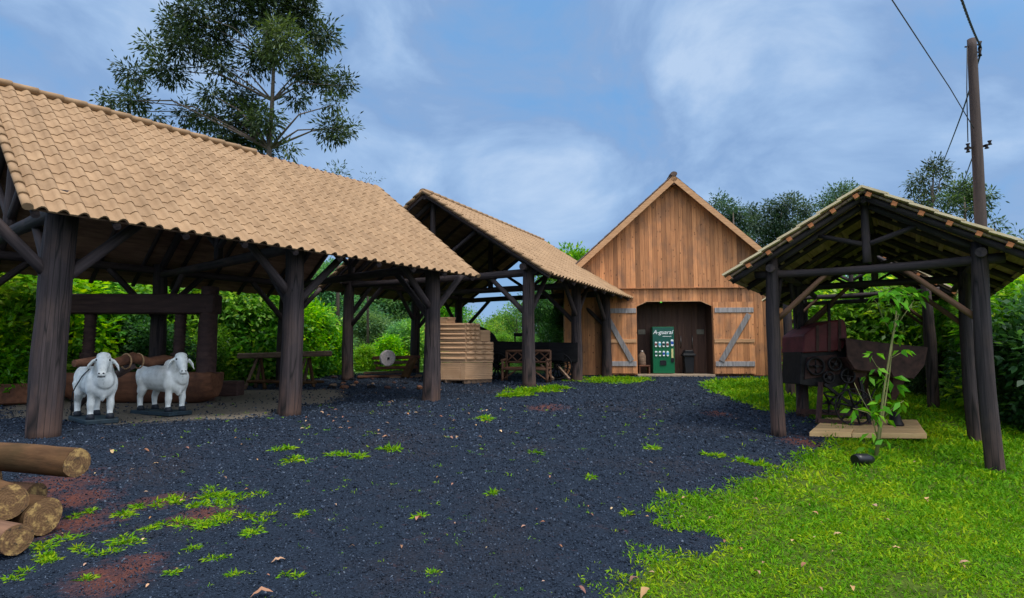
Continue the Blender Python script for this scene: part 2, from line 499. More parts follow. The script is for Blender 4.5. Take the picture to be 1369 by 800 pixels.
def tile_mat(name, c1, c2, moss=.35):
    m, n, l, p = newmat(name)
    v = texc(n, l, (1, 1, 1)); f = noise_t(n, l, v, 2.2, 6, .6)
    cr = ramp(n, [(.3, c1), (.75, c2)]); l.new(f, cr.inputs['Fac'])
    f2 = noise_t(n, l, v, 38, 3, .6)
    r2 = ramp(n, [(.63, (0, 0, 0)), (.76, (1, 1, 1))]); l.new(f2, r2.inputs['Fac'])
    k = n.new('ShaderNodeMath'); k.operation = 'MULTIPLY'; k.inputs[1].default_value = moss
    l.new(r2.outputs['Color'], k.inputs[0])
    col = mixc(n, l, cr.outputs['Color'], tuple(x * .4 for x in c1), k.outputs[0])
    # long soft stains down the slope (local y)
    v3 = texc(n, l, (3.2, .35, 1)); f3 = noise_t(n, l, v3, 1, 5, .65)
    r3 = ramp(n, [(.50, (0, 0, 0)), (.80, (1, 1, 1))]); l.new(f3, r3.inputs['Fac'])
    k3 = n.new('ShaderNodeMath'); k3.operation = 'MULTIPLY'; k3.inputs[1].default_value = .45
    l.new(r3.outputs['Color'], k3.inputs[0])
    col = mixc(n, l, col, tuple(x * .55 for x in c1), k3.outputs[0])
    t = tone_attr(n, l, .88, 1.12)
    mul = n.new('ShaderNodeVectorMath'); mul.operation = 'SCALE'
    l.new(col, mul.inputs[0]); l.new(t, mul.inputs['Scale'])
    l.new(mul.outputs[0], p.inputs['Base Color'])
    p.inputs['Roughness'].default_value = .8; p.inputs['Specular IOR Level'].default_value = .25
    bump(n, l, p, noise_t(n, l, v, 60, 3), .25, .004)
    return m
M['tile_tan'] = tile_mat('tile_tan', (.238, .142, .073), (.345, .218, .119), .55)
M['tile_cream'] = tile_mat('tile_cream', (.66, .50, .29), (.84, .68, .43), .12)
M['tile_new'] = tile_mat('tile_new', (.48, .28, .15), (.60, .37, .215), .15)

def ox_mat():
    m, n, l, p = newmat('ox_paint')
    v = texc(n, l, (1, 1, 1)); f = noise_t(n, l, v, 5, 6, .6)
    cr = ramp(n, [(.32, (.62, .63, .58)), (.6, (.86, .87, .83))]); l.new(f, cr.inputs['Fac'])
    f2 = noise_t(n, l, v, 17, 4, .6); r2 = ramp(n, [(.58, (0, 0, 0)), (.72, (1, 1, 1))]); l.new(f2, r2.inputs['Fac'])
    k = n.new('ShaderNodeMath'); k.operation = 'MULTIPLY'; k.inputs[1].default_value = .4
    l.new(r2.outputs['Color'], k.inputs[0])
    col = mixc(n, l, cr.outputs['Color'], (.30, .28, .24), k.outputs[0])
    l.new(col, p.inputs['Base Color']); p.inputs['Roughness'].default_value = .55
    bump(n, l, p, f2, .3, .01)
    return m
M['ox_paint'] = ox_mat()

L_BRIGHT = leafmat('leaf_bright', (.04, .18, .008), (.14, .38, .012), (.42, .56, .02), .4, .5)
L_MID = leafmat('leaf_mid', (.03, .13, .012), (.085, .28, .018), (.26, .45, .03), .4, .5)
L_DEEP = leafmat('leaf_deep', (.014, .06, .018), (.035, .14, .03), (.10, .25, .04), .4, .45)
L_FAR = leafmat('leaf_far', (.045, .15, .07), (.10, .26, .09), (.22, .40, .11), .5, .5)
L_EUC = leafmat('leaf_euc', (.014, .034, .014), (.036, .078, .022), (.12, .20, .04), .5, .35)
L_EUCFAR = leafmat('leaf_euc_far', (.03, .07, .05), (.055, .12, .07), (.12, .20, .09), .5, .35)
L_SAP = leafmat('leaf_sapling', (.04, .18, .01), (.10, .34, .015), (.28, .50, .03), .45, .4, vary=False)
L_GRASS = leafmat('leaf_grass', (.035, .14, .002), (.11, .275, .002), (.33, .40, .004), .75, .3, vary=False)

# ------------------------------------------------------------------ ground
LAWN_PX = [(815, 830), (835, 775), (862, 745), (930, 738), (975, 722), (905, 704), (900, 672), (960, 655), (990, 640), (1045, 640),
           (1068, 612), (1104, 602), (1116, 585), (1100, 560), (1072, 551), (1020, 550), (985, 535), (935, 517), (960, 509), (1050, 505),
           (1160, 500), (1260, 505), (1400, 530)]
LAWN = [tuple(gp(*p)[:2]) for p in LAWN_PX] + [(16, 15), (22, 6), (12, -2), (3, 0.2), (1.6, 1.5)]
FLOOR_PX = [(0, 560), (150, 568), (330, 560), (400, 545), (470, 530), (440, 520), (330, 522), (0, 522)]
FLOOR = [tuple(gp(*p)[:2]) for p in FLOOR_PX]
TUFTS = [(285, 668, 52, 13), (225, 672, 30, 9), (300, 700, 42, 13), (250, 700, 30, 9), (180, 725, 34, 9), (70, 742, 44, 10), (45, 752, 40, 8), (60, 725, 30, 9),
         (120, 772, 22, 5), (290, 745, 22, 6), (330, 712, 22, 8), (398, 615, 16, 4), (380, 600, 14, 3), (524, 600, 14, 4), (445, 610, 10, 3), (402, 690, 12, 4),
         (380, 772, 16, 5), (575, 764, 15, 6), (708, 523, 30, 3), (742, 520, 22, 2), (690, 529, 22, 3), (830, 507, 38, 2), (812, 510, 34, 3),
         (470, 612, 16, 4), (885, 664, 10, 4), (838, 686, 8, 3), (660, 660, 6, 3), (790, 640, 6, 3), (1000, 620, 24, 4), (960, 610, 14, 3),
         (30, 770, 18, 5), (10, 715, 30, 8), (210, 705, 20, 7), (140, 745, 20, 6), (350, 690, 14, 5), (230, 765, 16, 5), (310, 770, 10, 3), (650, 560, 10, 2),
         (715, 607, 6, 2), (870, 600, 8, 3), (560, 690, 6, 2), (260, 735, 12, 4), (165, 690, 18, 6), (100, 690, 16, 5)]
TW = []
for (px, py, rx, ry) in TUFTS:
    c = gp(px, py); e = gp(px + rx, py); d = gp(px, py - ry)
    TW.append((c.x, c.y, (e - c).length, max((d - c).length, .06), math.atan2(d.y - c.y, d.x - c.x)))
RED = [(gp(100, 668), .42), (gp(95, 700), .40), (gp(50, 655), .5), (gp(150, 772), .30), (gp(215, 668), .32), (gp(180, 755), .22), (gp(270, 690), .3), (gp(1075, 590), .45), (gp(1170, 640), .30), (gp(1180, 680), .22),
       (gp(730, 545), .5), (gp(960, 553), .4), (gp(1130, 548), .8)]

def poly_sd(x, y, poly):
    """signed distance, positive inside"""
    P = np.array(poly); n = len(P)
    ins = np.zeros(x.shape, bool); dm = np.full(x.shape, 1e9)
    for i in range(n):
        a, b = P[i], P[(i + 1) % n]
        e = b - a; w0 = x - a[0]; w1 = y - a[1]
        t = np.clip((w0 * e[0] + w1 * e[1]) / (e @ e + 1e-12), 0, 1)
        dm = np.minimum(dm, np.hypot(w0 - e[0] * t, w1 - e[1] * t))
        c = ((a[1] > y) != (b[1] > y)) & (x < (b[0] - a[0]) * (y - a[1]) / (b[1] - a[1] + 1e-12) + a[0])
        ins ^= c
    return np.where(ins, dm, -dm)

def wob(x, y, s=1.):
    return (np.sin(x * 2.1 * s + 1.3 * np.sin(y * 1.7 * s)) + np.sin(y * 2.7 * s + 1.9 * np.sin(x * 1.3 * s + 2)) + .7 * np.sin(x * 6.1 * s + y * 4.3 * s) + .6 * np.sin(x * 9.3 * s - y * 8.1 * s)) / 3.3

def masks(x, y):
    w = wob(x, y)
    grass = np.clip(.5 + (poly_sd(x, y, LAWN) + .16 * w) / .35, 0, 1)
    far = np.clip((np.hypot(x, y - 10) - 24) / 6, 0, 1)
    left = np.clip((-x - (10 + .0 * y)) / 2, 0, 1) * np.clip((y - 12 - .6 * (x + 12)) / 3, 0, 1) * 0
    floor_ = np.clip(.5 + (poly_sd(x, y, FLOOR) + .3 * w) / .8, 0, 1)
    red = np.zeros_like(x)
    for c, r in RED:
        red = np.maximum(red, np.clip(1.2 - np.hypot(x - c.x, (y - c.y) * .8) / (r * (1 + .35 * w)), 0, 1))
    back = np.clip(.5 + poly_sd(x, y, [(-40, 27), (-16, 18), (-9, 21.5), (-5, 23.2), (1.5, 23.6), (1.5, 60), (-40, 60)]) / .8, 0, 1)
    return grass, floor_, red, np.maximum(np.clip(far, 0, 1), back)

def ground():
    n1, n2 = 440, 460
    sx = np.linspace(-1, 1, n1); sy = np.linspace(-1, 1, n2)
    gx = 5. * np.sinh(5.4 * sx) + 1; gy = 5. * np.sinh(5.4 * sy) + 7
    X, Y = np.meshgrid(gx, gy)
    Z = gz_arr(X, Y)
    near = np.exp(-(np.hypot(X, Y - 9) / 16) ** 4)
    Z = Z + near * (.018 * wob(X, Y, 1.1) + .008 * wob(X, Y, 3.7))
    # the land falls away behind the sheds, so the far edge stays low
    Z = Z - 3.0 * np.clip((np.hypot(X, Y - 10) - 40) / 60, 0, 1)
    g, fl, rd, far = masks(X, Y)
    V = np.stack([X, Y, Z], -1).reshape(-1, 3)
    i = np.arange(n1 * n2).reshape(n2, n1)
    Fq = np.stack([i[:-1, :-1], i[:-1, 1:], i[1:, 1:], i[1:, :-1]], -1).reshape(-1, 4)
    me = mesh_np('gravel_ground', V, Fq, True, {'grass': g, 'floor': fl, 'red': rd, 'far': far})
    m, n, l, p = newmat('ground')
    v = texc(n, l, (1, 1, 1))
    vo = n.new('ShaderNodeTexVoronoi'); vo.inputs['Scale'].default_value = 34; l.new(v, vo.inputs['Vector'])
    big = noise_t(n, l, v, .42, 7, .68)
    fine = noise_t(n, l, v, 55, 4, .7)
    cr = ramp(n, [(.25, (.004, .006, .010)), (.6, (.021, .031, .049)), (.85, (.052, .068, .098))]); l.new(fine, cr.inputs['Fac'])
    col = cr.outputs['Color']
    rb = ramp(n, [(.50, (0, 0, 0)), (.72, (1, 1, 1))]); l.new(big, rb.inputs['Fac'])
    kb = n.new('ShaderNodeMath'); kb.operation = 'MULTIPLY'; kb.inputs[1].default_value = .5; l.new(rb.outputs['Color'], kb.inputs[0])
    col = mixc(n, l, col, (.042, .027, .020), kb.outputs[0])
    def att(nm):
        a = n.new('ShaderNodeAttribute'); a.attribute_name = nm; return a.outputs['Fac']
    def edge(fac, amp, lo=.4, hi=.6):
        s = n.new('ShaderNodeMath'); s.operation = 'MULTIPLY_ADD'; s.inputs[1].default_value = amp
        l.new(noise_t(n, l, v, 7, 6, .7), s.inputs[0]); l.new(fac, s.inputs[2])
        mr = n.new('ShaderNodeMapRange'); mr.inputs['From Min'].default_value = lo + amp * .5; mr.inputs['From Max'].default_value = hi + amp * .5
        l.new(s.outputs[0], mr.inputs['Value']); return mr.outputs['Result']
    fr = ramp(n, [(.3, (.10, .085, .065)), (.7, (.22, .19, .15))]); l.new(fine, fr.inputs['Fac'])
    col = mixc(n, l, col, fr.outputs['Color'], edge(att('floor'), .9, .3, .8))
    rr = ramp(n, [(.3, (.11, .026, .010)), (.7, (.32, .09, .032))]); l.new(fine, rr.inputs['Fac'])
    ke = n.new('ShaderNodeMath'); ke.operation = 'MULTIPLY'; ke.inputs[1].default_value = .6; l.new(edge(att('red'), 2.2, .2, 1.3), ke.inputs[0])
    col = mixc(n, l, col, rr.outputs['Color'], ke.outputs[0])
    gr = ramp(n, [(.3, (.035, .045, .010)), (.55, (.07, .11, .012)), (.8, (.12, .16, .02))]); l.new(noise_t(n, l, v, 9, 6, .7), gr.inputs['Fac'])
    col = mixc(n, l, col, gr.outputs['Color'], edge(att('grass'), .7))
    col = mixc(n, l, col, (.06, .12, .018), att('far'))
    l.new(col, p.inputs['Base Color'])
    p.inputs['Roughness'].default_value = .9; p.inputs['Specular IOR Level'].default_value = .08
    hgt = n.new('ShaderNodeMath'); hgt.operation = 'ADD'; l.new(fine, hgt.inputs[0]); l.new(vo.outputs['Distance'], hgt.inputs[1])
    bump(n, l, p, hgt.outputs[0], .9, .02)
    return tag(link('ground', me, m), 'dark gravel yard with lawn and patches of red soil', 'ground', kind='structure')
ground()

# ------------------------------------------------------------------ logs and tiles
def log(name, p0, p1, r0, r1, m, parent, seg=14, wob_=.05, bow=0., ends=None):
    """a round timber: mesh along its own Z, so that the grain runs along it"""
    p0, p1 = Vector(p0), Vector(p1)
    Ln = (p1 - p0).length
    nr = max(4, int(Ln / .22))
    sd_ = random.uniform(0, 100); vs = []
    bx, by = random.uniform(-1, 1) * bow, random.uniform(-1, 1) * bow
    for i in range(nr + 1):
        t = i / nr; r = r0 + (r1 - r0) * t
        ox = bx * math.sin(math.pi * t); oy = by * math.sin(math.pi * t)
        for k in range(seg):
            a = 2 * math.pi * k / seg
            q = r * (1 + wob_ * 2 * (mnoise.noise(Vector((math.cos(a) * 1.1 + sd_, math.sin(a) * 1.1, t * Ln * 1.2))))
                     + wob_ * .8 * mnoise.noise(Vector((math.cos(a) * 3 + sd_, math.sin(a) * 3, t * Ln * 5))))
            vs.append((ox + q * math.cos(a), oy + q * math.sin(a), t * Ln))
    fs = [(i * seg + k, i * seg + (k + 1) % seg, (i + 1) * seg + (k + 1) % seg, (i + 1) * seg + k) for i in range(nr) for k in range(seg)]
    mb = MB(); mb.add(vs, fs, random.random(), True)
    e = [tuple(range(seg - 1, -1, -1)), tuple(nr * seg + k for k in range(seg))]
    mb.f += e; mb.sm += [False, False]
    Q = Vector((0, 0, 1)).rotation_difference((p1 - p0).normalized()).to_matrix().to_4x4()
    o = mb.build(name, m, parent, Matrix.Translation(p0) @ Q)
    if ends:
        for z, nz, row in ((0, -1, 0), (Ln, 1, nr)):
            c = MB(); ring = [Vector(vs[row * seg + k]) for k in range(seg)]
            cen = sum(ring, Vector()) / seg
            v2 = [cen + (q - cen) * 1.0 + Vector((0, 0, nz * .004)) for q in ring] + [cen + (q - cen) * .55 + Vector((random.uniform(-.01, .01), 0, nz * .007)) for q in ring] + [cen + Vector((0, 0, nz * .008))]
            f2 = [(k, (k + 1) % seg, seg + (k + 1) % seg, seg + k) for k in range(seg)] + [(seg + k, seg + (k + 1) % seg, 2 * seg) for k in range(seg)]
            if nz < 0: f2 = [t[::-1] for t in f2]
            c.add(v2, f2, random.random())
            c.build('cut_end', ends, o)
    return o

def tiles(Lu, S, period, expo, amp, hump=.60, lip=.015, k=8):
    """wavy tile courses: x along the ridge, y down the slope, z up from the slope"""
    nt = max(1, round(Lu / period)); per = Lu / nt
    nc = max(1, round(S / expo)); ex = S / nc
    xs = np.linspace(0, 1, k + 1)
    hp = np.where(xs < hump, amp * np.sin(np.pi * np.clip(xs / hump, 0, 1)) ** .85, amp * .06 * np.sin(np.pi * np.clip((xs - hump) / (1 - hump), 0, 1)))
    V = []; Fc = []; T = []; b = 0
    for j in range(nc):
        for i in range(nt):
            jz = RNG.normal(0, .0012); js = RNG.normal(0, .003); tn = np.clip(RNG.normal(.5, .17), 0, 1); jx = RNG.normal(0, .002)
            x = (i + xs) * per + jx
            s0, s1 = j * ex - .02, (j + 1) * ex + .012 + js
            rows = [(s0, hp + .002), (s1, hp + lip + jz), (s1, hp + lip + jz), (s1 - .004, hp + lip - .026)]
            for s_, h in rows:
                V.append(np.stack([x, np.full_like(x, s_), h], -1))
            i0 = b + np.arange(k)
            for r_ in (0, 2):
                a = i0 + r_ * (k + 1); c = i0 + (r_ + 1) * (k + 1)
                Fc.append(np.stack([a, c, c + 1, a + 1], -1))
            T.append(np.full(4 * (k + 1), tn)); b += 4 * (k + 1)
    V = np.concatenate(V); Fc = np.concatenate(Fc); T = np.concatenate(T)
    return V, Fc, T

def slope_frame(u_from, v_ridge, z_ridge, sgn, t):
    """sgn -1: the slope falls towards -v; +1: towards +v; t the pitch angle"""
    X = Vector((-sgn * -1 if sgn > 0 else -1, 0, 0))
    X = Vector((1, 0, 0)) if sgn > 0 else Vector((-1, 0, 0))
    D = Vector((0, sgn * math.cos(t), -math.sin(t)))
    N = X.cross(D)
    Mx = Matrix((X, D, N)).transposed().to_4x4()
    return Matrix.Translation((u_from, v_ridge, z_ridge)) @ Mx

def shed(name, label, o, a, zb, us, w, ov, ez, rz, ulo, uhi, rb, rt, wall_top, ground_z, opt):
    root = thing(name, label, 'shed', (o[0], o[1], zb), math.pi / 2 - a, opt.get('group'))
    half = w / 2 + ov
    t = math.atan2(rz - ez, half); S = math.hypot(rz - ez, half)
    slope = (rz - ez) / half
    E_ = lambda z: z - zb
    zr = lambda v: E_(ez) + slope * ((v + ov) if v <= w / 2 else (w + ov - v))   # roof surface height
    zp = E_(wall_top)
    dark = M['log_dark']
    # posts
    for iu, u in enumerate(us):
        for v in (0, w):
            if (iu, v > 0) in opt.get('skip', ()): continue
            g = ground_z(iu, v > 0)
            k = (1.0, 1.0)
            if opt.get('fat') and iu == 0 and v == 0: k = opt['fat']
            lean = opt.get('lean', {}).get((iu, v > 0), (0, 0))
            log('post', (u, v, E_(g) - .15), (u + lean[0], v + lean[1], zr(v) - .10), rb * k[0], rt * k[1], M['log_post'], root, 16, .05, .05)
    # wall plates, tie beams, king posts, principal rafters
    pr = opt.get('plate_r', .11)
    for v in (0, w):
        log('wall_plate', (ulo + .15, v, zp + pr * .8), (uhi - .15, v, zp + pr * .8), pr, pr * .85, dark, root, 12, .04, .03)
    for iu, u in enumerate(us):
        log('tie_beam', (u + .02, -.28, zp - .02), (u + .02, w + .28, zp - .02), pr * 1.05, pr * .9, dark, root, 12, .04, .04)
        log('king_post', (u + .02, w / 2, zp + .05), (u + .02, w / 2, zr(w / 2) - .12), pr * .9, pr * .8, dark, root, 12)
        for v, s in ((0, 1), (w, -1)):
            log('principal_rafter', (u + .03, v + s * .05, zr(0) - .17), (u + .03, w / 2 - s * .06, zr(w / 2) - .20), pr * .8, pr * .7, dark, root, 10)
            log('strut', (u + .02, w / 2 - s * .05, zp + .35), (u + .02, v + s * w * .26, zr(v + s * w * .26) - .2), pr * .62, pr * .55, dark, root, 9)
    log('ridge_pole', (ulo + .1, w / 2, zr(w / 2) - .14), (uhi - .1, w / 2, zr(w / 2) - .14), pr * .8, pr * .7, dark, root, 10)
    # braces along the plate and across to the tie beams
    bl, br = opt.get('brace', 1.1), opt.get('brace_r', .075)
    bm = opt.get('brace_m', dark)
    for iu, u in enumerate(us):
        for v in (0, w):
            for d in (-1, 1):
                if (iu == 0 and d < 0) and not opt.get('outer'): continue
                if (iu == len(us) - 1 and d > 0) and not opt.get('outer'): continue
                q = random.uniform(.9, 1.1) * bl
                log('brace', (u + d * rt * .5, v, zp - q), (u + d * q * 1.05, v, zp + .02), br, br * .9, dark, root, 10)
            s = 1 if v == 0 else -1
            q = opt.get('cross', 1.2) * random.uniform(.92, 1.08)
            log('brace', (u + .05, v + s * rt * .5, zp - q), (u + .05, v + s * q * 1.1, zp - .02), br, br * .9, bm, root, 10)
    # rafters with tails at the eaves
    sp = opt.get('raft', .95); n = int((uhi - ulo) / sp)
    for i in range(n + 1):
        u = ulo + .12 + (uhi - ulo - .24) * i / n
        for v0, s in ((-ov + .06, 1), (w + ov - .06, -1)):
            log('rafter', (u, v0, zr(v0) - .105), (u, w / 2 - s * .03, zr(w / 2) - .115), .055, .05, dark, root, 8)
    # purlins whose sawn ends show at the gable
    if opt.get('purlins'):
        npn = opt['purlins']
        for s in (-1, 1):
            for i in range(npn):
                q = .04 + .93 * i / (npn - 1)
                v = w / 2 + s * half * q
                mb = MB(); mb.box((0, 0, 0), (uhi - ulo + .06, .07, .06))
                mb.build('purlin', M['deck_grey'], root, Matrix.Translation((ulo + (uhi - ulo) / 2 - .02, v, zr(v) - .062)) @ Matrix.Rotation(-s * t, 4, 'X'))
                mb = MB(); mb.box((0, 0, 0), (.02, .074, .064))
                mb.build('purlin_end', M['purlin_end'], root, Matrix.Translation((ulo - .062, v, zr(v) - .062)) @ Matrix.Rotation(-s * t, 4, 'X'))
    # roof: boarded deck under wavy tiles, both slopes, verge and ridge caps
    per, ex, amp = opt.get('tile', (.245, .34, .064))
    Lu = uhi - ulo
    for s in (-1, 1):
        fr = slope_frame(uhi if s < 0 else ulo, w / 2, E_(rz), s, t)
        dk = MB(); nb = max(4, int(S / .3))
        for i in range(nb):
            y0, y1 = S * i / nb, S * (i + 1) / nb - .006
            dk.box((Lu / 2, (y0 + y1) / 2 - .04, -.024), (Lu - .03, y1 - y0, .03), None, random.random())
        dk.build('roof_deck', opt.get('deck', M['deck']), root, fr)
        V, Fc, T = tiles(Lu, S, per, ex, amp, lip=opt.get('lip', .015), k=opt.get('k', 8))
        link('roof_tiles', mesh_np('roof_tiles', V, Fc, True, {'tone': T}), opt.get('tm', M['tile_tan']), root, fr)
        nv = max(1, round(S / ex))
        for x in (.01, Lu - .01):
            vg = MB()
            for i in range(nv):
                y0, y1 = S * i / nv - .02, S * (i + 1) / nv + .02
                if opt.get('flat_verge'): vg.beam((x, y0, amp + .004), (x, y1, amp + .026), .20, .034, random.uniform(.3, .8))
                else: vg.tube([(x, y0, amp * .25), (x, y1, amp * .25 + .022)], [amp * .9, amp * 1.05], 10, random.uniform(.3, .8), True, .8)
            vg.build('verge_tiles', opt.get('tm', M['tile_tan']), root, fr)
    c0, c1 = opt.get('cap', (ulo, uhi))
    cp = MB(); nc = int((c1 - c0) / .38)
    for i in range(nc):
        u0 = c0 + (c1 - c0) * i / nc; u1 = c0 + (c1 - c0) * (i + 1) / nc + .04
        cr_ = .45 if opt.get('flat_verge') else 1
        cp.tube([(u0, w / 2, E_(rz) + amp * .25), (u1, w / 2, E_(rz) + amp * .25 + .018)], [.13 * cr_, .145 * cr_], 14, random.uniform(.3, .7), True, .62)
    cp.build('ridge_cap', opt.get('tm', M['tile_tan']), root)
    return root, zr, zp

# nearest long shed on the left
S1 = dict(o=(-6.779, 8.703), a=R(39.05), zb=-1.148, w=6.747)
shed('timber_shed', 'long open shed with tan tiled roof sheltering two white ox statues', S1['o'], S1['a'], -1.148, (0, 3.85, 7.605), S1['w'],
     .777, 1.966, 5.039, -.56, 8.44, .225, .17, 2.20, lambda i, b: -1.15,
     dict(group='open timber sheds with tiled roofs', fat=(.93, 1.22), brace=1.05, brace_r=.085, cap=(-.56, 4.6), outer=True, cross=1.35, lean={(0, False): (.05, .0)}))
# middle shed
S2 = dict(o=(.496, 16.967), a=R(27.38), w=6.822)
shed('timber_shed', 'open shed with steep tiled roof over the black wagon and bench beside the barn', S2['o'], S2['a'], -.865, (0, 3.748, 6.9), S2['w'],
     .898, 2.224, 5.088, -.576, 8.35, .20, .165, 2.42, lambda i, b: (-.865, -.87, -.83)[i] if not b else (-.80, -.8, -.8)[i],
     dict(group='open timber sheds with tiled roofs', brace=1.15, brace_r=.08, cross=1.35, k=6))
# the small shed on the right, with the machine under it: the origin is its right front post
RA = R(33.64); RW = 2.788
RO = (4.429 + math.cos(RA) * RW, 9.963 - math.sin(RA) * RW)
def rg(i, b):
    return ((-1.645, -1.62), (-1.294, -1.2))[1 if b else 0][i]
shed('small_shed', 'small open shed with cream tile edge and orange purlin ends on the lawn', RO, RA, -1.5, (0, 2.7), RW, .679, 1.334, 2.551,
     -.343, 5.8, .118, .10, 1.40, rg,
     dict(plate_r=.07, brace=.8, brace_r=.045, cross=.85, raft=1.2, purlins=7, deck=M['deck_grey'], tm=M['tile_cream'], tile=(.24, .34, .02), lip=.014, k=6, flat_verge=True, brace_m=M['log_mid']))
# a second one behind it, mostly hidden
RA2 = R(35.5)
shed('small_shed', 'second small open shed mostly hidden behind the one on the lawn', (10.0, 14.2), RA2, -1.25, (0, 2.6), 3.1, .62, 1.50, 3.1,
     .2, 3.2, .125, .105, 1.58, lambda i, b: -1.22 if not b else -1.12,
     dict(plate_r=.065, brace=.75, brace_r=.042, cross=.8, raft=1.2, purlins=7, deck=M['deck_grey'], tm=M['tile_cream'], tile=(.24, .34, .02), lip=.014, k=6, flat_verge=True, brace_m=M['log_mid']))

# ------------------------------------------------------------------ barn
BROT = R(4.8)
def barn():
    bx, by, bz, hw, ap, ez, ex = 6.419, 23.152, -.776, 4.347, 7.09, 2.678, 4.85
    root = thing('barn', 'tall wooden barn with open double doors and steep gable at the end of the yard', 'barn', (bx, by, bz), -BROT)
    E_ = lambda z: z - bz
    sl = (ap - ez) / ex
    zroof = lambda x: E_(ap) - sl * abs(x) - .12
    trim = E_(at(903, 384, by).z)
    ox0, ox1 = xat(853, by) - bx, xat(952, by) - bx
    oz0, oz1, ozc = E_(at(900, 500.5, by).z), E_(at(900, 403.5, by).z), E_(at(900, 409.5, by).z)
    ox0c, ox1c = xat(867, by) - bx, xat(938, by) - bx
    def otop(x):
        if x < ox0c: return ozc + (oz1 - ozc) * (x - ox0) / (ox0c - ox0)
        if x > ox1c: return ozc + (oz1 - ozc) * (ox1 - x) / (ox1 - ox1c)
        return oz1
    low, up = MB(), MB()
    x = -hw
    cuts = []
    while x < hw - .02:
        cuts.append(x); x += random.uniform(.13, .21) if x > -hw + 1.45 else random.uniform(.2, .3)
    cuts.append(hw)
    cuts = sorted(cuts + [ox0, ox1, ox0c, ox1c])
    for a, b in zip(cuts[:-1], cuts[1:]):
        if b - a < .012: continue
        tn = min(1, max(0, random.gauss(.5, .17))); g = .004
        if random.random() < .10: tn = .08
        y0 = random.uniform(-.006, .006)
        inside = a >= ox0 - 1e-6 and b <= ox1 + 1e-6
        if inside: low.prism([(a + g, otop(a + g)), (b - g, otop(b - g)), (b - g, trim), (a + g, trim)], y0, y0 + .03, tn)
        else: low.prism([(a + g, .0), (b - g, .0), (b - g, min(trim, zroof(b - g))), (a + g, min(trim, zroof(a + g)))], y0, y0 + .03, tn)
    x = -hw; k = 0
    while x < hw - .05:
        b = min(hw, x + random.uniform(.14, .20)); g = .004; tn = min(1, max(0, random.gauss(.5, .17)))
        if random.random() < .05: tn = .05
        y0 = random.uniform(-.046, -.036)
        za, zb_ = zroof(x + g), zroof(b - g)
        if min(za, zb_) > trim + .02:
            up.prism([(x + g, trim - .03), (b - g, trim - .03)] + ([(b - g, zb_), (x + g, za)] if x * b > 0 else [(b - g, zb_), (0, zroof(0)), (x + g, za)]), y0, y0 + .03, tn)
        x = b
    low.build('lower_wall', M['barn'], root); up.build('gable_wall', M['barn'], root)
    bk = MB()      # dark lining behind the boards, so that gaps read as gaps
    for poly in ([(-hw, 0), (ox0 - .002, 0), (ox0 - .002, trim), (-hw, trim)], [(ox1 + .002, 0), (hw, 0), (hw, trim), (ox1 + .002, trim)],
                 [(ox0 - .002, otop(ox0)), (ox0c, oz1), (ox1c, oz1), (ox1 + .002, otop(ox1)), (ox1 + .002, trim), (ox0 - .002, trim)],
                 [(-hw, trim), (hw, trim), (hw, zroof(hw)), (0, zroof(0) - .05), (-hw, zroof(hw))]):
        bk.prism(poly, .04, .07, .2)
    bk.build('wall_lining', M['barn_dark'], root)
    for s in (-1, 1):
        mb = MB(); mb.box((s * (hw - .04), 6.6, zroof(hw) / 2), (.06, 12.9, zroof(hw)), None, .4); mb.build('side_wall', M['barn'], root)
    mb = MB(); mb.prism([(-hw, 0), (hw, 0), (hw, zroof(hw)), (0, zroof(0)), (-hw, zroof(hw))], 13.05, 13.1, .4); mb.build('back_wall', M['barn'], root)
    mb = MB(); mb.box((0, -.012 - .05, trim - .045), (2 * hw - .1, .05, .035), None, .25); mb.build('drip_board', M['barn'], root)
    # roof
    Ls = math.hypot(ex, ap - ez); t = math.atan2(ap - ez, ex)
    for s in (-1, 1):
        N = Vector((s * math.sin(t), 0, math.cos(t))); D = Vector((s * math.cos(t), 0, -math.sin(t))); X = D.cross(N)
        fr = Matrix((X, D, N)).transposed().to_4x4()
        start = -.42 if X.y > 0 else 13.3
        fr = Matrix.Translation((0, start, E_(ap))) @ fr
        V, Fc, T = tiles(13.72, Ls, .30, .37, .05, k=5)
        link('roof_tiles', mesh_np('roof_tiles', V, Fc, True, {'tone': T}), M['barn_roof'], root, fr)
        dk = MB(); dk.box((6.86, Ls / 2 - .02, -.03), (13.68, Ls - .06, .045)); dk.build('roof_deck', M['deck'], root, fr)
        bb = MB(); bb.beam((s * .0, -.43, E_(ap) - .10), (s * ex, -.43, E_(ez) - .10), .035, .20, .55, up=(0, 1, 0))
        bb2 = MB()
        P0, P1 = Vector((0, -.44, E_(ap) - .01)), Vector((s * (ex + .02), -.44, E_(ez) - .03))
        d = (P1 - P0).normalized(); nn = Vector((s * math.sin(t), 0, math.cos(t)))
        Mx = Matrix((Vector((0, 1, 0)), d, nn)).transposed()
        bb2.box((P0 + P1) / 2 - nn * .115, (.035, (P1 - P0).length, .21), Mx, .6)
        bb2.build('bargeboard', M['barn_trim'], root)
    cp = MB()
    for i in range(34): cp.tube([(0, -.48 + i * .405, E_(ap) + .03), (0, -.05 + i * .405, E_(ap) + .045)], [.13, .145], 12, random.random(), True, .7)
    cp.build('ridge_cap', M['barn_roof'], root)
    log('ridge_pole', (0, -.40, E_(ap) - .30), (0, .6, E_(ap) - .30), .10, .10, M['barn_dark'], root, 12)
    # recess behind the opening
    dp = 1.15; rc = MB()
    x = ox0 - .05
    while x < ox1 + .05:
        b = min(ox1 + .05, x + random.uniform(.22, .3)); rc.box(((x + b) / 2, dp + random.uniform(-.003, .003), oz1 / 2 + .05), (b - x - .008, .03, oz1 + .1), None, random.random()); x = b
    rc.build('inner_doors', M['barn_dark'], root)
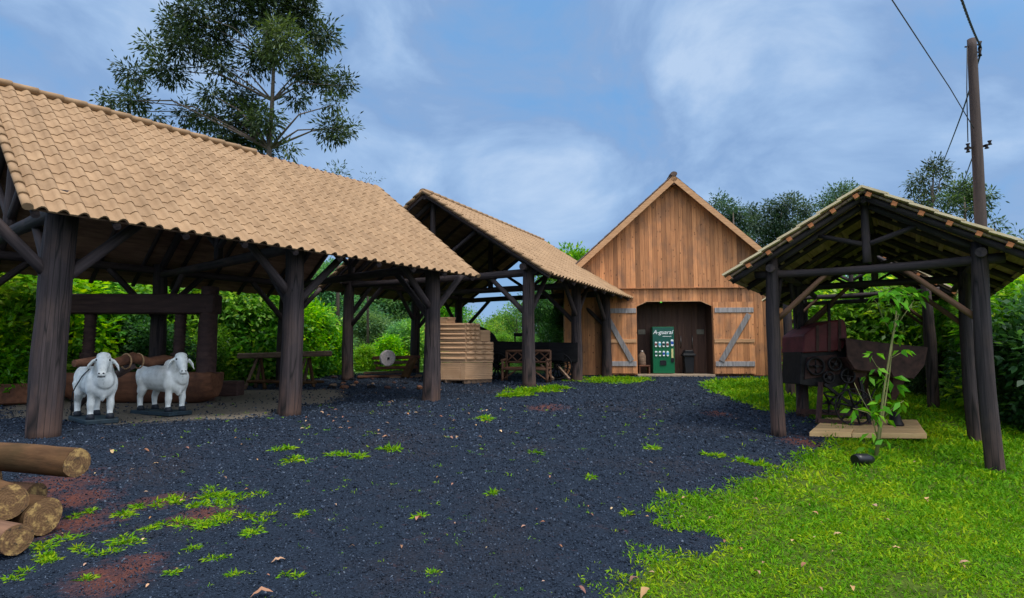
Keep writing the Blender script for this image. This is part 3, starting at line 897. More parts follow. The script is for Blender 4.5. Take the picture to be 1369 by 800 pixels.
    sj = MB()
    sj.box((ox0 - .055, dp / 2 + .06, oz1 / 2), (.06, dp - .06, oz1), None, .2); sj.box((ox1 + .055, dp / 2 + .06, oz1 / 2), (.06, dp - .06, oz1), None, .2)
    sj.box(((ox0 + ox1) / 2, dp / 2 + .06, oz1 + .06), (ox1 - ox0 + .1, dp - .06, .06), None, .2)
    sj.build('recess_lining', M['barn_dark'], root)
    mb = MB(); mb.box(((ox0 + ox1) / 2, .48, oz0 - .055), (ox1 - ox0 + .06, 1.3, .11)); mb.build('door_sill', M['concrete'], root, bevel=.008)
    mb = MB(); mb.prism([(ox0 - .03, ozc - .005), (ox0c - .01, oz1 + .035), (ox1c + .01, oz1 + .035), (ox1 + .03, ozc - .005), (ox1, ozc - .01), (ox1c, oz1), (ox0c, oz1), (ox0, ozc - .01)], -.030, -.009, .5)
    mb.build('door_head', M['barn_trim'], root)
    X = lambda px, yy=0: xat(px, by + yy) - bx - yy * math.tan(BROT)
    Z = lambda py, yy=0: E_(at(900, py, by + yy).z)
    for px in (805, 820):
        mb = MB(); mb.tube([(X(px, dp), dp - .08, Z(449, dp)), (X(px, dp), dp - .08, Z(465, dp))], .018, 8)
        for q in (451, 463): mb.tube([(X(px, dp), dp - .09, Z(q, dp)), (X(px, dp), dp, Z(q, dp))], .012, 6)
        mb.v = [(v[0] + X(917, dp) - X(812, dp), v[1], v[2]) for v in mb.v]
        mb.build('door_handle', M['steel'], root)
    for px in (859, 936):
        mb = MB(); mb.box((X(px, dp), dp - .03, Z(444, dp)), (.30, .02, .20)); mb.build('notice_plate', M['plate'], root, bevel=.004)
    mb = MB(); mb.box((X(885.5), -.035, Z(404.5)), (.08, .04, .05)); mb.build('indicator_lamp', M['green_lamp'], root, bevel=.008)
    # open door leaves folded flat against the wall
    for side, xin, xout in ((-1, 852.5, 805.5), (1, 953, 1006)):
        x0, x1 = sorted((X(xin), X(xout)))
        z0, z1 = Z(499.5), Z(404.5) - (.0)
        leaf = MB(); n = 7; wv = (x1 - x0) / n
        for i in range(n):
            tp = z1
            leaf.box((x0 + (i + .5) * wv, -.085, (z0 + tp) / 2), (wv - .007, .03, tp - z0), None, min(1, max(0, random.gauss(.62, .14))))
        lo = leaf.build('door_leaf', M['barn'], root)
        def bar(nm, a, b, wd, m, yy):
            q = MB(); a = Vector((a[0], yy, a[1])); b = Vector((b[0], yy, b[1])); d = (b - a).normalized(); nn = Vector((0, 1, 0)).cross(d)
            q.box((a + b) / 2, (.028, (b - a).length, wd), Matrix((Vector((0, 1, 0)), d, nn)).transposed(), random.random())
            q.build(nm, m, lo, bevel=.004)
        zi = lambda py: Z(py)
        bar('ledge', (x0 + .06, zi(415.5)), (x1 - .02, zi(415.5)), .19, M['barn_grey'], -.115)
        bar('ledge', (x0 + .04, zi(486.5)), (x1 - .04, zi(486.5)), .19, M['barn_grey'], -.115)
        bar('ledge', (x0 + .02, zi(456)), (x1 - .02, zi(456)), .14, M['barn_trim'], -.114)
        xi, xo = X(xin), X(xout)
        bar('cross_brace', (xo + (xi - xo) * .13, zi(421)), (xo + (xi - xo) * .84, zi(483)), .20, M['barn_grey'], -.143)
        hg = MB()
        hg.box((xi - (xi - xo) * .03, -.06, Z(502)), (.06, .05, .04)); hg.build('floor_bolt', M['dark_iron'], lo)
    return root, X, Z, bx, by, bz
barn_root, BX, BZ, bbx, bby, bbz = barn()

def vending():
    Y = bby + .30
    zf = at(890, 500.5, bby).z
    x0, x1 = xat(873, Y), xat(901.5, Y)
    w, h, d = x1 - x0, 1.86, .62
    r = thing('vending_machine', 'green drinks vending machine with two rows of can buttons', 'vending machine', ((x0 + x1) / 2, Y, zf), -BROT)
    mb = MB(); mb.box((0, d / 2, h / 2 + .01), (w, d, h - .02)); mb.build('cabinet', M['vending'], r, bevel=.012)
    mb = MB(); mb.box((-.0, -.006, h * .79), (w - .03, .014, h * .39)); mb.build('sign_panel', M['vending_top'], r, bevel=.003)
    cols = [['brown_red', 'cyan', 'black', 'brown_red'], ['vending_top', 'vending', 'blue', 'cyan']]
    def capsule(cx, cz, ww, hh, nm, band):
        c = MB(); pts = []
        for k in range(16):
            a = 2 * math.pi * k / 16
            pts.append((cx + math.cos(a) * ww / 2, cz + math.sin(a) * ww / 2 + (hh - ww) / 2 * (1 if math.sin(a) >= 0 else -1)))
        c.prism(pts, -.034, -.013); o = c.build(nm, M['white'], r)
        q = MB(); q.box((cx, -.036, cz), (ww * .92, .006, hh * .42)); q.build('picture_band', M[band], o)
    for j in range(2):
        for i in range(4):
            capsule(-w / 2 + w * (.15 + .178 * i), h * (.625 - .195 * j), .088, .215, 'can_button', cols[j][i])
    capsule(w * .40, h * .66, .10, .27, 'coin_panel', 'blue')
    mb = MB(); mb.box((w * .395, -.02, h * .435), (.075, .03, .36)); mb.build('price_strip', M['cream_yellow'], r, bevel=.003)
    mb = MB(); mb.box((w * .40, -.016, h * .29), (.11, .03, .14)); mb.build('coin_slot', M['black'], r, bevel=.003)
    mb = MB(); mb.box((-w * .03, -.016, h * .235), (.24, .03, .19)); mb.build('delivery_flap', M['black'], r, bevel=.004)
    def text(s, size, x, z, shear, bold):
        cu = bpy.data.curves.new('lettering', 'FONT'); cu.body = s; cu.size = size; cu.shear = shear; cu.extrude = .003; cu.offset = bold; cu.align_x = 'CENTER'
        to = bpy.data.objects.new('lettering', cu); COL.objects.link(to)
        me = bpy.data.meshes.new_from_object(to.evaluated_get(bpy.context.evaluated_depsgraph_get()))
        bpy.data.objects.remove(to)
        link('lettering', me, M['white'], r, Matrix.Translation((x, -.019, z)) @ Matrix.Rotation(math.pi / 2, 4, 'X'))
    bpy.context.view_layer.update()
    text('A-guaraí', .225, -.02, h * .845, .30, .0015)
    mb = MB(); mb.box((w * .17, -.016, h * .795), (.34, .006, .016)); mb.build('underline', M['white'], r)
    return r
vending()

def bin_():
    Y = bby + .42; zf = at(890, 500.5, bby).z
    r = thing('waste_bin', 'black wheeled waste bin to the right of the vending machine', 'bin', (xat(922, Y), Y + .2, zf), -BROT)
    mb = MB()
    mb.box((0, 0, .36), (.40, .42, .66), None, .5)
    mb.v = [(v[0] * (.82 + .3 * v[2]), v[1], v[2]) for v in mb.v]; mb.build('body', M['black'], r, bevel=.02)
    mb = MB(); mb.box((0, -.01, .74), (.50, .5, .10)); mb.prism([(-.22, .78), (.22, .78), (.15, .93), (-.15, .93)], -.2, .2); mb.build('lid', M['black'], r, bevel=.02)
    for s in (-1, 1):
        mb = MB(); mb.tube([(s * .17, .2, .08), (s * .21, .2, .08)], .08, 14); mb.build('wheel', M['black'], r)
bin_()
def bench_and_can():
    Y = bby + .3; zf = at(890, 500.5, bby).z
    r = thing('low_table', 'low reddish wooden stand inside the barn door', 'stand', (xat(861.5, Y), Y + .2, zf))
    mb = MB(); mb.box((0, 0, .32), (.44, .45, .05)); mb.build('top', M['red_wood'], r, bevel=.006)
    for s in (-1, 1):
        mb = MB(); mb.box((s * .19, 0, .148), (.04, .42, .294)); mb.build('side_panel', M['red_wood'], r)
    c = thing('milk_churn', 'dull metal milk churn on the low wooden stand', 'churn', (xat(859.5, Y), Y + .2, zf + .346))
    mb = MB(); mb.tube([(0, 0, 0), (0, 0, .02), (0, 0, .38), (0, 0, .46), (0, 0, .52)], [.15, .155, .155, .10, .09], 18); mb.build('body', M['old_wood'], c)
    mb = MB(); mb.tube([(0, 0, .52), (0, 0, .55), (0, 0, .58)], [.10, .105, .06], 16); mb.build('lid', M['steel'], c)
bench_and_can()

# ------------------------------------------------------------------ things in the left shed
def ox(label, loc, rz, turn):
    r = thing('ox_statue', label, 'statue', loc, rz, 'white ox statues')
    m = MB()
    b0 = .08
    m.tube([(-.58, 0, .74), (-.45, 0, .73), (-.1, 0, .70), (.2, 0, .70), (.40, 0, .72), (.50, 0, .73)], [.19, .245, .25, .265, .26, .20], 16, squash=1.02, dome=True)
    m.ell((.20, 0, .97), (.17, .10, .11)); m.ell((-.50, .12, .76), (.17, .15, .21)); m.ell((-.50, -.12, .76), (.17, .15, .21))
    m.ell((.47, 0, .62), (.15, .20, .20)); m.ell((.50, 0, .50), (.09, .05, .13))
    m.ell((.40, .15, .66), (.14, .13, .22)); m.ell((.40, -.15, .66), (.14, .13, .22))
    m.tube([(.38, 0, .82), (.52, turn * .03, .96), (.60, turn * .07, 1.05)], [.22, .165, .125], 12, dome=True)
    H = Matrix.Translation((.60, turn * .08, 1.05)) @ Matrix.Rotation(turn * .55, 4, 'Z')
    h = lambda x, y, z: tuple(H @ Vector((x, y, z)))
    Hr = H.to_3x3()
    m.tube([h(-.02, 0, .045), h(.07, 0, .0), h(.16, 0, -.10), h(.215, 0, -.185)], [.115, .118, .088, .075], 12, dome=True)
    m.ell(h(.235, 0, -.20), (.07, .082, .062), rot=Hr)
    m.ell(h(.01, 0, .10), (.10, .125, .07), rot=Hr)
    for s in (-1, 1):
        m.ell(h(.075, s * .095, .03), (.05, .035, .035), rot=Hr)
        m.tube([h(-.02, s * .10, .06), h(-.03, s * .17, .02), h(-.02, s * .235, -.065), h(.0, s * .265, -.15)], [.035, .062, .066, .022], 8, squash=.42, dome=True)
        m.tube([(.40, s * .155, .62), (.41, s * .16, .42), (.42, s * .165, .33), (.41, s * .165, .20), (.42, s * .165, .13)], [.105, .068, .073, .052, .062], 10, dome=True)
        m.tube([(-.46, s * .16, .66), (-.42, s * .17, .47), (-.50, s * .17, .34), (-.49, s * .17, .20), (-.47, s * .17, .13)], [.135, .085, .066, .054, .064], 10, dome=True)
    m.tube([(-.74, 0, .86), (-.80, 0, .70), (-.80, 0, .42)], [.035, .028, .045], 8, dome=True)
    o = m.build('body', None, r)
    rm = o.modifiers.new('r', 'REMESH'); rm.mode = 'VOXEL'; rm.voxel_size = .017; rm.use_smooth_shade = True
    sm = o.modifiers.new('s', 'SMOOTH'); sm.factor = .5; sm.iterations = 4
    bpy.context.view_layer.update()
    me = bpy.data.meshes.new_from_object(o.evaluated_get(bpy.context.evaluated_depsgraph_get()))
    o.modifiers.clear(); o.data = me; me.materials.clear(); me.materials.append(M['ox_paint'])
    me.polygons.foreach_set('use_smooth', np.ones(len(me.polygons), bool))
    for s in (-1, 1):
        for x in (.425, -.465):
            q = MB(); q.tube([(x + .01, s * .166, b0 - .005), (x + .005, s * .166, .13), (x, s * .166, .165)], [.080, .070, .058], 12); q.build('hoof', M['hoof'], r)
        q = MB(); q.ell(h(.105, s * .108, .035), (.022, .016, .02)); q.build('eye', M['black'], r)
        q = MB(); q.ell(h(.295, s * .035, -.185), (.014, .018, .012)); q.build('nostril', M['black'], r)
    q = MB(); q.tube([h(.262, -.06, -.245), h(.30, 0, -.238), h(.262, .06, -.245)], .008, 6); q.build('mouth', M['black'], r)
    q = MB(); q.box((-.02, 0, b0 / 2), (1.28, .56, b0)); q.build('base_slab', M['slab'], r, bevel=.015)
    r.scale = (.92, .84, .97)
    return r
o1 = gp(117, 566); o2 = gp(215, 556)
ox1 = ox('white ox statue nearest the thick corner post, a dark cord across its flank', (o1.x - .06, o1.y + .22, o1.z), R(-42), -.6)
q = MB(); q.tube([(.30, -.20, .93), (.10, -.265, .80), (-.15, -.30, .62), (-.33, -.305, .50), (-.50, -.27, .34), (-.55, -.255, .18), (-.57, -.25, .09)], .011, 6); q.build('cord', M['black'], ox1)
ox2 = ox('white ox statue standing farther in, beside the carved trough', (o2.x - .14, o2.y + .26, o2.z), R(-26), -.75)

def yoke():
    a = ox1.matrix_basis @ Vector((.1, .0, 1.16)); a = Vector(ox1.location) + Matrix.Rotation(R(-42), 3, 'Z') @ Vector((-.02, 0, 1.03))
    b = Vector(ox2.location) + Matrix.Rotation(R(-26), 3, 'Z') @ Vector((-.02, 0, 1.05))
    d = (b - a).normalized(); c = (a + b) / 2
    r = thing('yoke', 'brown wooden yoke lying across the backs of the two white oxen', 'yoke', c)
    pts = [a - d * .38 + Vector((0, 0, -.03)), a, a + (b - a) * .25 + Vector((0, 0, -.05)), c + Vector((0, 0, .05)), a + (b - a) * .75 + Vector((0, 0, -.05)), b, b + d * .30 + Vector((0, 0, -.03))]
    m = MB(); m.tube([p - c for p in pts], [.06, .085, .09, .10, .09, .085, .06], 12); m.build('beam', M['red_wood'], r)
    for s in (-.12, .12):
        m = MB(); m.ring(d * s + Vector((0, 0, -.02)), d, .135, .014, 20, 6); m.build('rope_loop', M['rope'], r)
    m = MB(); back = Matrix.Rotation(R(-27), 3, 'Z') @ Vector((-1, 0, 0))
    m.tube([Vector((0, 0, -.10)), back * 1.2 + Vector((0, 0, -.55)), back * 1.8 + Vector((0, 0, -.95))], [.07, .08, .08], 10); m.build('draught_pole', M['log_dark'], r)
yoke()

def press():
    Y = 15.3
    g = gz(xat(200, Y), Y)
    r = thing('wooden_press', 'massive old wooden beam press with two carved screws behind the ox statues', 'press', (xat(180, Y), Y, g))
    P = lambda px, py, dy=0: at(px, py, Y + dy) - Vector(r.location)
    zt, zb_ = P(180, 394).z, P(180, 420).z
    x0, x1 = P(62, 400).x, P(292, 400).x
    m = MB(); m.box(((x0 + x1) / 2, 0, (zt + zb_) / 2), (x1 - x0, .46, zt - zb_)); m.build('cross_beam', M['beam_dark'], r, bevel=.03)
    for px in (74, 281):
        log('post', (P(px, 400).x, -.02, -.1), (P(px, 400).x, -.02, P(281, 384).z), .24, .215, M['beam_dark'], r, 12, .05)
    for px in (123, 243):
        m = MB(); x = P(px, 400).x; z0, z1 = P(px, 480).z, zb_
        pts, rad = [], []
        n = 26
        for i in range(n + 1):
            pts.append((x, 0, z0 + (z1 - z0) * i / n)); rad.append(.135 + (.022 if i % 2 else -.012) + (.05 if i < 4 else 0))
        m.tube(pts, rad, 16); m.build('screw', M['beam_dark'], r)
        m = MB(); m.tube([(x, 0, P(px, 498).z - .4), (x, 0, P(px, 486).z), (x, 0, P(px, 479).z)], [.20, .22, .16], 14); m.build('screw_head', M['beam_dark'], r)
press()

def trough(name, label, px0, px1, Y, ytop, ybot, rw, mat_):
    g = gz(xat((px0 + px1) / 2, Y), Y)
    x0, x1 = xat(px0, Y), xat(px1, Y)
    ht = max(.3, at(px1, ytop, Y).z - g)
    r = thing(name, label, 'trough', ((x0 + x1) / 2, Y, g))
    L = x1 - x0; n = 18; seg = 14; vs = []; ring = 2 * (seg + 1)
    for i in range(n + 1):
        t = i / n; e = min(t, 1 - t) / .12; k = 1 if e > 1 else .80 + .2 * math.sin(e * math.pi / 2)
        x = -L / 2 + L * t + 0
        for q in range(seg + 1):
            a = math.pi + math.pi * q / seg
            vs.append((x, rw * math.cos(a) * k, ht + math.sin(a) * ht * k * (1 + .03 * mnoise.noise(Vector((x * 2, a * 2, 3))))))
        inner = 1 if (0 < i < n) else 0.98
        for q in range(seg + 1):
            a = 2 * math.pi - math.pi * q / seg
            dpt = .78 if .04 < t < .96 else .05
            vs.append((x, rw * .78 * math.cos(a) * k, ht + math.sin(a) * ht * dpt * k))
    fs = [(i * ring + q, i * ring + (q + 1) % ring, (i + 1) * ring + (q + 1) % ring, (i + 1) * ring + q) for i in range(n) for q in range(ring)]
    m = MB(); m.add(vs, fs, .5, True)
    for i in (0, n): m.f.append(tuple(i * ring + q for q in range(ring))); m.sm.append(False)
    m.build('hull', mat_, r)
    return r
trough('wooden_trough', 'long hollowed reddish wooden trough behind the ox statues', 92, 292, 14.75, 498, 530, .42, M['red_wood'])
def squared_log(label, p0, p1, w, h, mat_):
    c = (p0 + p1) / 2
    m = MB(); m.beam(p0 - c, p1 - c, w, h, .5)
    o = m.build('squared_log', mat_, None, Matrix.Translation(c), bevel=.03)
    return tag(o, label, 'log')
a = at(-40, 518, 13.2); b = at(66, 518, 14.3); a.z = gz(a.x, a.y) + .26; b.z = gz(b.x, b.y) + .26
squared_log('squared reddish log lying behind the thick corner post', a, b, .42, .46, M['red_wood'])
a = at(246, 510, 16.6); b = at(323, 510, 16.7); a.z = gz(a.x, a.y) + .20; b.z = gz(b.x, b.y) + .20
squared_log('squared dark log on the ground behind the end of the trough', a, b, .5, .42, M['beam_dark'])

def sawhorse():
    Y = 18.6; x0, x1 = xat(322, Y), xat(441, Y); g = gz((x0 + x1) / 2, Y); zt = at(380, 472, Y).z - g
    r = thing('rustic_table', 'rustic table of a rough slab on splayed legs beside the rear post', 'table', ((x0 + x1) / 2, Y, g))
    L = x1 - x0
    m = MB(); m.beam((-L / 2, .05, zt - .10), (L / 2, -.1, zt - .02), .62, .17, .5); m.build('slab_top', M['old_wood'], r, bevel=.03)
    for sx in (-.27, .27):
        for sy in (-1, 1):
            for k in (-.14, .14):
                if sy > 0 and k > 0: continue
                log('leg', (L * sx + k * 2.2, sy * .38, -.03), (L * sx + k * .4, sy * .16, zt - .16), .055, .05, M['old_wood'] if sy > 0 else M['log_pale'] if k > 0 else M['old_wood'], r, 8)
    for sy in (-1, 1): log('rail', (-L * .36, sy * .36, .20), (L * .40, sy * .36, .16), .045, .04, M['log_pale'], r, 8)
sawhorse()

# a mound with old boards and a grindstone
def scrap():
    Y = 20.6
    base = Vector((xat(525, Y), Y, gz(xat(525, Y), Y)))
    spec = [(478, 541, 503, 0.0, .5, .10), (486, 540, 498, .25, .4, .10), (502, 558, 491.5, .05, .34, .13), (500, 559, 484.5, .2, .38, .14), (498, 562, 478, .08, .42, .15), (520, 560, 505, -.25, .3, .12)]
    nm = ['bottom', 'second', 'middle', 'fourth', 'topmost']
    for i, (a, b, y, dy, w, h) in enumerate(spec):
        p0, p1 = at(a, y + 1, Y + dy), at(b, y - .5, Y + dy + .3); c = (p0 + p1) / 2
        m = MB(); n = 8
        for k in range(n):
            q0 = p0 + (p1 - p0) * (k / n) - c; q1 = p0 + (p1 - p0) * ((k + 1) / n) - c
        m.beam(p0 - c, p1 - c, w, h * .8, .5)
        o = m.build('old_board', M['old_wood'] if i % 2 else M['red_wood'], None, Matrix.Translation(c), bevel=.02)
        lab = ['long weathered board lying lowest in the pile left of the roof tile stack', 'weathered board second from the bottom of the pile by the grindstone',
               'rough dark board in the middle of the pile by the grindstone', 'split board under the topmost board of the pile beside the grindstone',
               'topmost thick board of the pile beside the grindstone', 'short board lying in front of the weathered board pile'][i]
        tag(o, lab, 'board')
    log('old_post', (0, 0, 0), (.1, .1, .1), .05, .05, M['old_wood'], None) if False else None
    c = at(518, 479, Y - .55)
    m = MB(); m.tube([Vector((0, -.07, 0)), Vector((0, -.05, 0)), Vector((0, .05, 0)), Vector((0, .07, 0))], [.25, .275, .275, .25], 36); r = m.build('grindstone', M['stone'], None, Matrix.Translation(c) @ Matrix.Rotation(R(38), 4, 'Z') @ Matrix.Rotation(R(8), 4, 'X'))
    tag(r, 'round pale grindstone with a square hole leaning on the board pile', 'grindstone')
    m = MB(); m.box((0, -.073, 0), (.08, .02, .08)); m.build('axle_hole', M['black'], r)
    c = at(548, 492, Y - .3)
    m = MB(); m.beam((-.14, -.2, -.33), (.10, .1, .33), .34, .12, .7); o = m.build('wood_offcut', M['log_pale'], None, Matrix.Translation(c), bevel=.02)
    tag(o, 'pale split offcut leaning at the right end of the board pile', 'offcut')
    # the stones and clods on the mound
    for k in range(26):
        px = random.uniform(440, 562); py = random.uniform(503, 520); p = gp(px, py)
        m = MB(); s_ = random.uniform(.05, .15)
        m.ell((0, 0, s_ * .2), (s_, s_ * random.uniform(.6, 1), s_ * .5), 7, 5)
        m.v = [tuple(Vector(v) * (1 + .35 * mnoise.noise(Vector(v) * 9 + Vector((k, 0, 0))))) for v in m.v]
        m.sm = [False] * len(m.sm)
        o = m.build('clod', [M['rust'], M['red_wood'], M['black_wood'], M['old_wood']][k % 4], None, Matrix.Translation(p) @ Matrix.Rotation(random.uniform(0, 6), 4, 'Z'))
        tag(o, 'dark clod lying on the gravel mound in front of the board pile', 'clod', 'clods on the gravel mound')
scrap()

# stacked bundles of roof tiles on a pallet
def tile_stack():
    Cn = gp(622, 513.5); Y = Cn.y
    ang = R(-33)                                  # left face runs away to the left
    Xd = Vector((math.cos(R(24)), math.sin(R(24)), 0)); Yd = Vector((-Xd.y, Xd.x, 0))
    # corner is the near corner: left face along -A, right face along B
    A = Vector((-math.cos(R(12)), math.sin(R(12)), 0)); Bv = Vector((math.sin(R(52)), math.cos(R(52)), 0))
    la, lb = 1.30, 1.02
    px = thing('pallet', 'low wooden pallet under the stack of tan roof tiles', 'pallet', Cn)
    fr = Matrix((A, Bv, Vector((0, 0, 1)))).transposed().to_4x4()
    def local(a, b, z): return A * a + Bv * b + Vector((0, 0, z))
    for i in range(6):
        m = MB(); b = .06 + (lb - .12) * i / 5; m.beam(local(-.02, b, .115), local(la, b, .115), .12, .022, .4); m.build('deck_board', M['old_wood'], px)
    for i in range(3):
        m = MB(); a = .06 + (la - .12) * i / 2; m.beam(local(a, 0, .055), local(a, lb, .055), .10, .095, .3); m.build('runner', M['old_wood'], px)
    z = .128
    labs = ['lowest bundle of tan roof tiles standing on edge on the pallet', 'second bundle from the bottom of the tan roof tile stack', 'third bundle from the bottom of the tan roof tile stack',
            'bundle of tan roof tiles just below the topmost layer', 'topmost bundle of tan roof tiles on the stack']
    hs = [.50, .33, .29, .26, .28]
    fa = [(0, 0, la, lb), (-.01, 0, la, lb), (0, .01, la, lb), (.0, .0, la, lb * .50), (.01, .0, la, lb * .52)]
    for i, (h, (a0, b0, a1, b1)) in enumerate(zip(hs, fa)):
        r = thing('tile_bundle', labs[i], 'tile bundle', Cn + local(a0, b0, z), 0, 'bundles of roof tiles on the pallet')
        nlay = 2 if i else 1
        for ly in range(nlay):
            hh = h / nlay
            m = MB()
            nt = int((a1) / (.022 if i == 0 else .024))
            if i == 0:
                # tiles lying flat, their long edges showing as thin lines
                n = 9
                for k in range(n):
                    zz = hh * k / n; jx, jy = random.uniform(-.008, .008), random.uniform(-.008, .008)
                    for (s0, s1, t0, t1) in ((.16, a1, 0, b1), (0, .145, 0, b1)):
                        c = local((s0 + s1) / 2 + jx, (t0 + t1) / 2 + jy, zz + hh / n / 2)
                        q = Matrix((A, Bv, Vector((0, 0, 1)))).transposed()
                        m.box(c, (s1 - s0 - .006, t1 - t0, hh / n - .006), q, min(1, max(0, random.gauss(.5, .1))))
            else:
                nb = 3; q = Matrix((A, Bv, Vector((0, 0, 1)))).transposed()
                n = 3
                for k in range(n):
                    zz = hh * k / n
                    for j in range(nb):
                        t0, t1 = b1 * j / nb, b1 * (j + 1) / nb
                        bul = .018 * math.sin(math.pi * (k + .5) / n)
                        c = local(a1 / 2 + random.uniform(-.006, .006), (t0 + t1) / 2 - bul * .5 * (j == 0), zz + hh / n / 2)
                        m.box(c, (a1 + bul * 2, t1 - t0 - .008, hh / n - .003), q, min(1, max(0, random.gauss(.5, .1))))
                # rolled edge of the topmost tile course
                rr = .05
                for j in range(nb):
                    t0, t1 = b1 * j / nb, b1 * (j + 1) / nb
                    m.tube([local(-.005, t0 + .012, hh - rr), local(-.005, (t0 + t1) / 2, hh - rr * .9), local(-.005, t1 - .012, hh - rr)], [rr * .8, rr * 1.15, rr * .8], 9, .6)
                m.tube([local(.01, .0, hh - rr), local(a1, .0, hh - rr)], [rr * .75, rr * .75], 8, .5)
            m.v = [(v[0], v[1], v[2] + hh * ly * 1.005) for v in m.v]
            m.build('tile_layer', M['tile_new'], r)
        z += h + .012
    z3 = .128 + sum(hs[:3]) + .04
    r = thing('tile_bundle', 'small short bundle of tan tiles on the right rear of the stack', 'tile bundle', Cn + local(.05, lb * .60, z3), 0, 'bundles of roof tiles on the pallet')
    m = MB(); q = Matrix((A, Bv, Vector((0, 0, 1)))).transposed()
    for k in range(10): m.box(local(.30, .19, .02 + .035 * k), (.6 + random.uniform(-.02, .02), .36, .031), q, random.random())
    m.build('tile_layer', M['tile_new'], r)
    r = thing('tile_bundle', 'loose tan tiles lying on top of the whole stack', 'tile bundle', Cn + local(.75, .12, z), 0, 'bundles of roof tiles on the pallet')
    m = MB()
    for k in range(5): m.box(local(.1, .1, .02 + .036 * k), (.40 + random.uniform(-.03, .03), .3, .03), q @ Matrix.Rotation(random.uniform(-.1, .1), 3, 'Z'), random.random())
    m.build('tile_layer', M['tile_new'], r)
tile_stack()

# ------------------------------------------------------------------ wagon and bench in the middle shed
def spoked(name, c, ax, Rr, m, parent, nsp=12, rim=.03, wd=.03, hub=.07):
    c = Vector(c); ax = Vector(ax).normalized(); a = ax.orthogonal().normalized(); b = ax.cross(a)
    w = MB(); w.ring(c, ax, Rr - rim, rim, 36, 6, w=wd); o = w.build(name, m, parent)
    h = MB(); h.tube([c - ax * .11, c - ax * .05, c + ax * .05, c + ax * .11], [hub * .7, hub, hub, hub * .7], 12); h.build('hub', m, o)
    for i in range(nsp):
        t = 2 * math.pi * i / nsp; e = a * math.cos(t) + b * math.sin(t)
        s = MB(); s.tube([c + e * hub * .8, c + e * (Rr - rim)], [.022, .018], 6); s.build('spoke', m, o)
    return o

def wagon():
    Y = 20.6; x0, x1 = xat(598, Y), xat(772, Y); g = -.83
    r = thing('wagon', 'long black horse wagon with spoked wheels and a hooded end', 'wagon', ((x0 + x1) / 2, Y, g))
    P = lambda px, py, dy=0: at(px, py, Y + dy) - Vector(r.location)
    bw = M['black_wood']
    D0, D1 = -.55, .55
    def side(nm, poly, y0, y1, m=bw):
        q = MB(); q.prism([(P(a, b).x, P(a, b).z) for a, b in poly], y0, y1); q.build(nm, m, r)
    for y0 in (D0, D1): side('side_panel', [(610, 484), (770, 484), (770, 459), (664, 457), (610, 457)], y0 - .02, y0 + .02)
    q = MB(); q.box(((P(610, 0).x + P(770, 0).x) / 2, 0, P(690, 482).z), (P(770, 480).x - P(610, 480).x - .02, 1.06, .05)); q.build('floor', bw, r)
    for px in (610.5, 769): q = MB(); q.box((P(px, 470).x, 0, P(690, 470).z), (.03, 1.04, .62)); q.build('end_panel', bw, r)
    # curved hood at the left end
    hood = MB(); n = 12; pts = []
    for i in range(n + 1):
        t = i / n; px = 598 + (666 - 598) * t
        py = 457 - 22 * math.sin(math.pi * min(1, .12 + t * .88)) ** .55
        pts.append((P(px, py).x, P(px, py).z))
    vs = [(x, D0 - .03, z) for x, z in pts] + [(x, D1 + .03, z) for x, z in pts]
    hood.add(vs, [(i, i + 1, n + 2 + i, n + 1 + i) for i in range(n)], .5, True)
    hood.prism(pts + [(P(666, 470).x, P(666, 470).z), (P(598, 470).x, P(598, 470).z)], D0 - .05, D0 - .03)
    hood.prism(pts + [(P(666, 470).x, P(666, 470).z), (P(598, 470).x, P(598, 470).z)], D1 + .03, D1 + .05)
    hood.build('hood', bw, r)
    seat = MB()
    seat.prism([(P(687, 446).x, P(687, 446).z), (P(712, 446).x, P(712, 446).z), (P(712, 449.5).x, P(712, 449.5).z), (P(687, 449.5).x, P(687, 449.5).z)], -.5, .5)
    seat.build('seat_rail', bw, r)
    for px in (688.5, 710.5):
        for y in (-.47, .47): q = MB(); q.beam((P(px, 450).x, y, P(px, 449).z), (P(px, 459).x, y, P(px, 459).z), .05, .05); q.build('seat_post', bw, r)
    for px, py, Rr in ((664, 492, .46), (745, 492, .46)):
        for y in (-.68, .68):
            p = P(px, py); spoked('wheel', (p.x, y, Rr), (0, 1, 0), Rr, bw, r)
        q = MB(); q.tube([(P(px, py).x, -.66, .46), (P(px, py).x, .66, .46)], .035, 8); q.build('axle', M['dark_iron'], r)
        q = MB(); q.box((P(px, py).x, 0, .62), (.12, .9, .14)); q.build('bolster', bw, r)
    q = MB(); q.beam((P(742, 486).x, -.62, .52), (P(756, 507).x, -1.4, .06), .07, .07); q.build('shaft', M['old_wood'], r)
    q = MB(); q.beam((P(722, 486).x, -.62, .50), (P(736, 507).x, -1.4, .06), .07, .07); q.build('shaft', M['old_wood'], r)
    side('body_panel', [(733, 482), (752, 482), (750, 461), (731, 461)], D0 - .26, D0 - .2)
wagon()

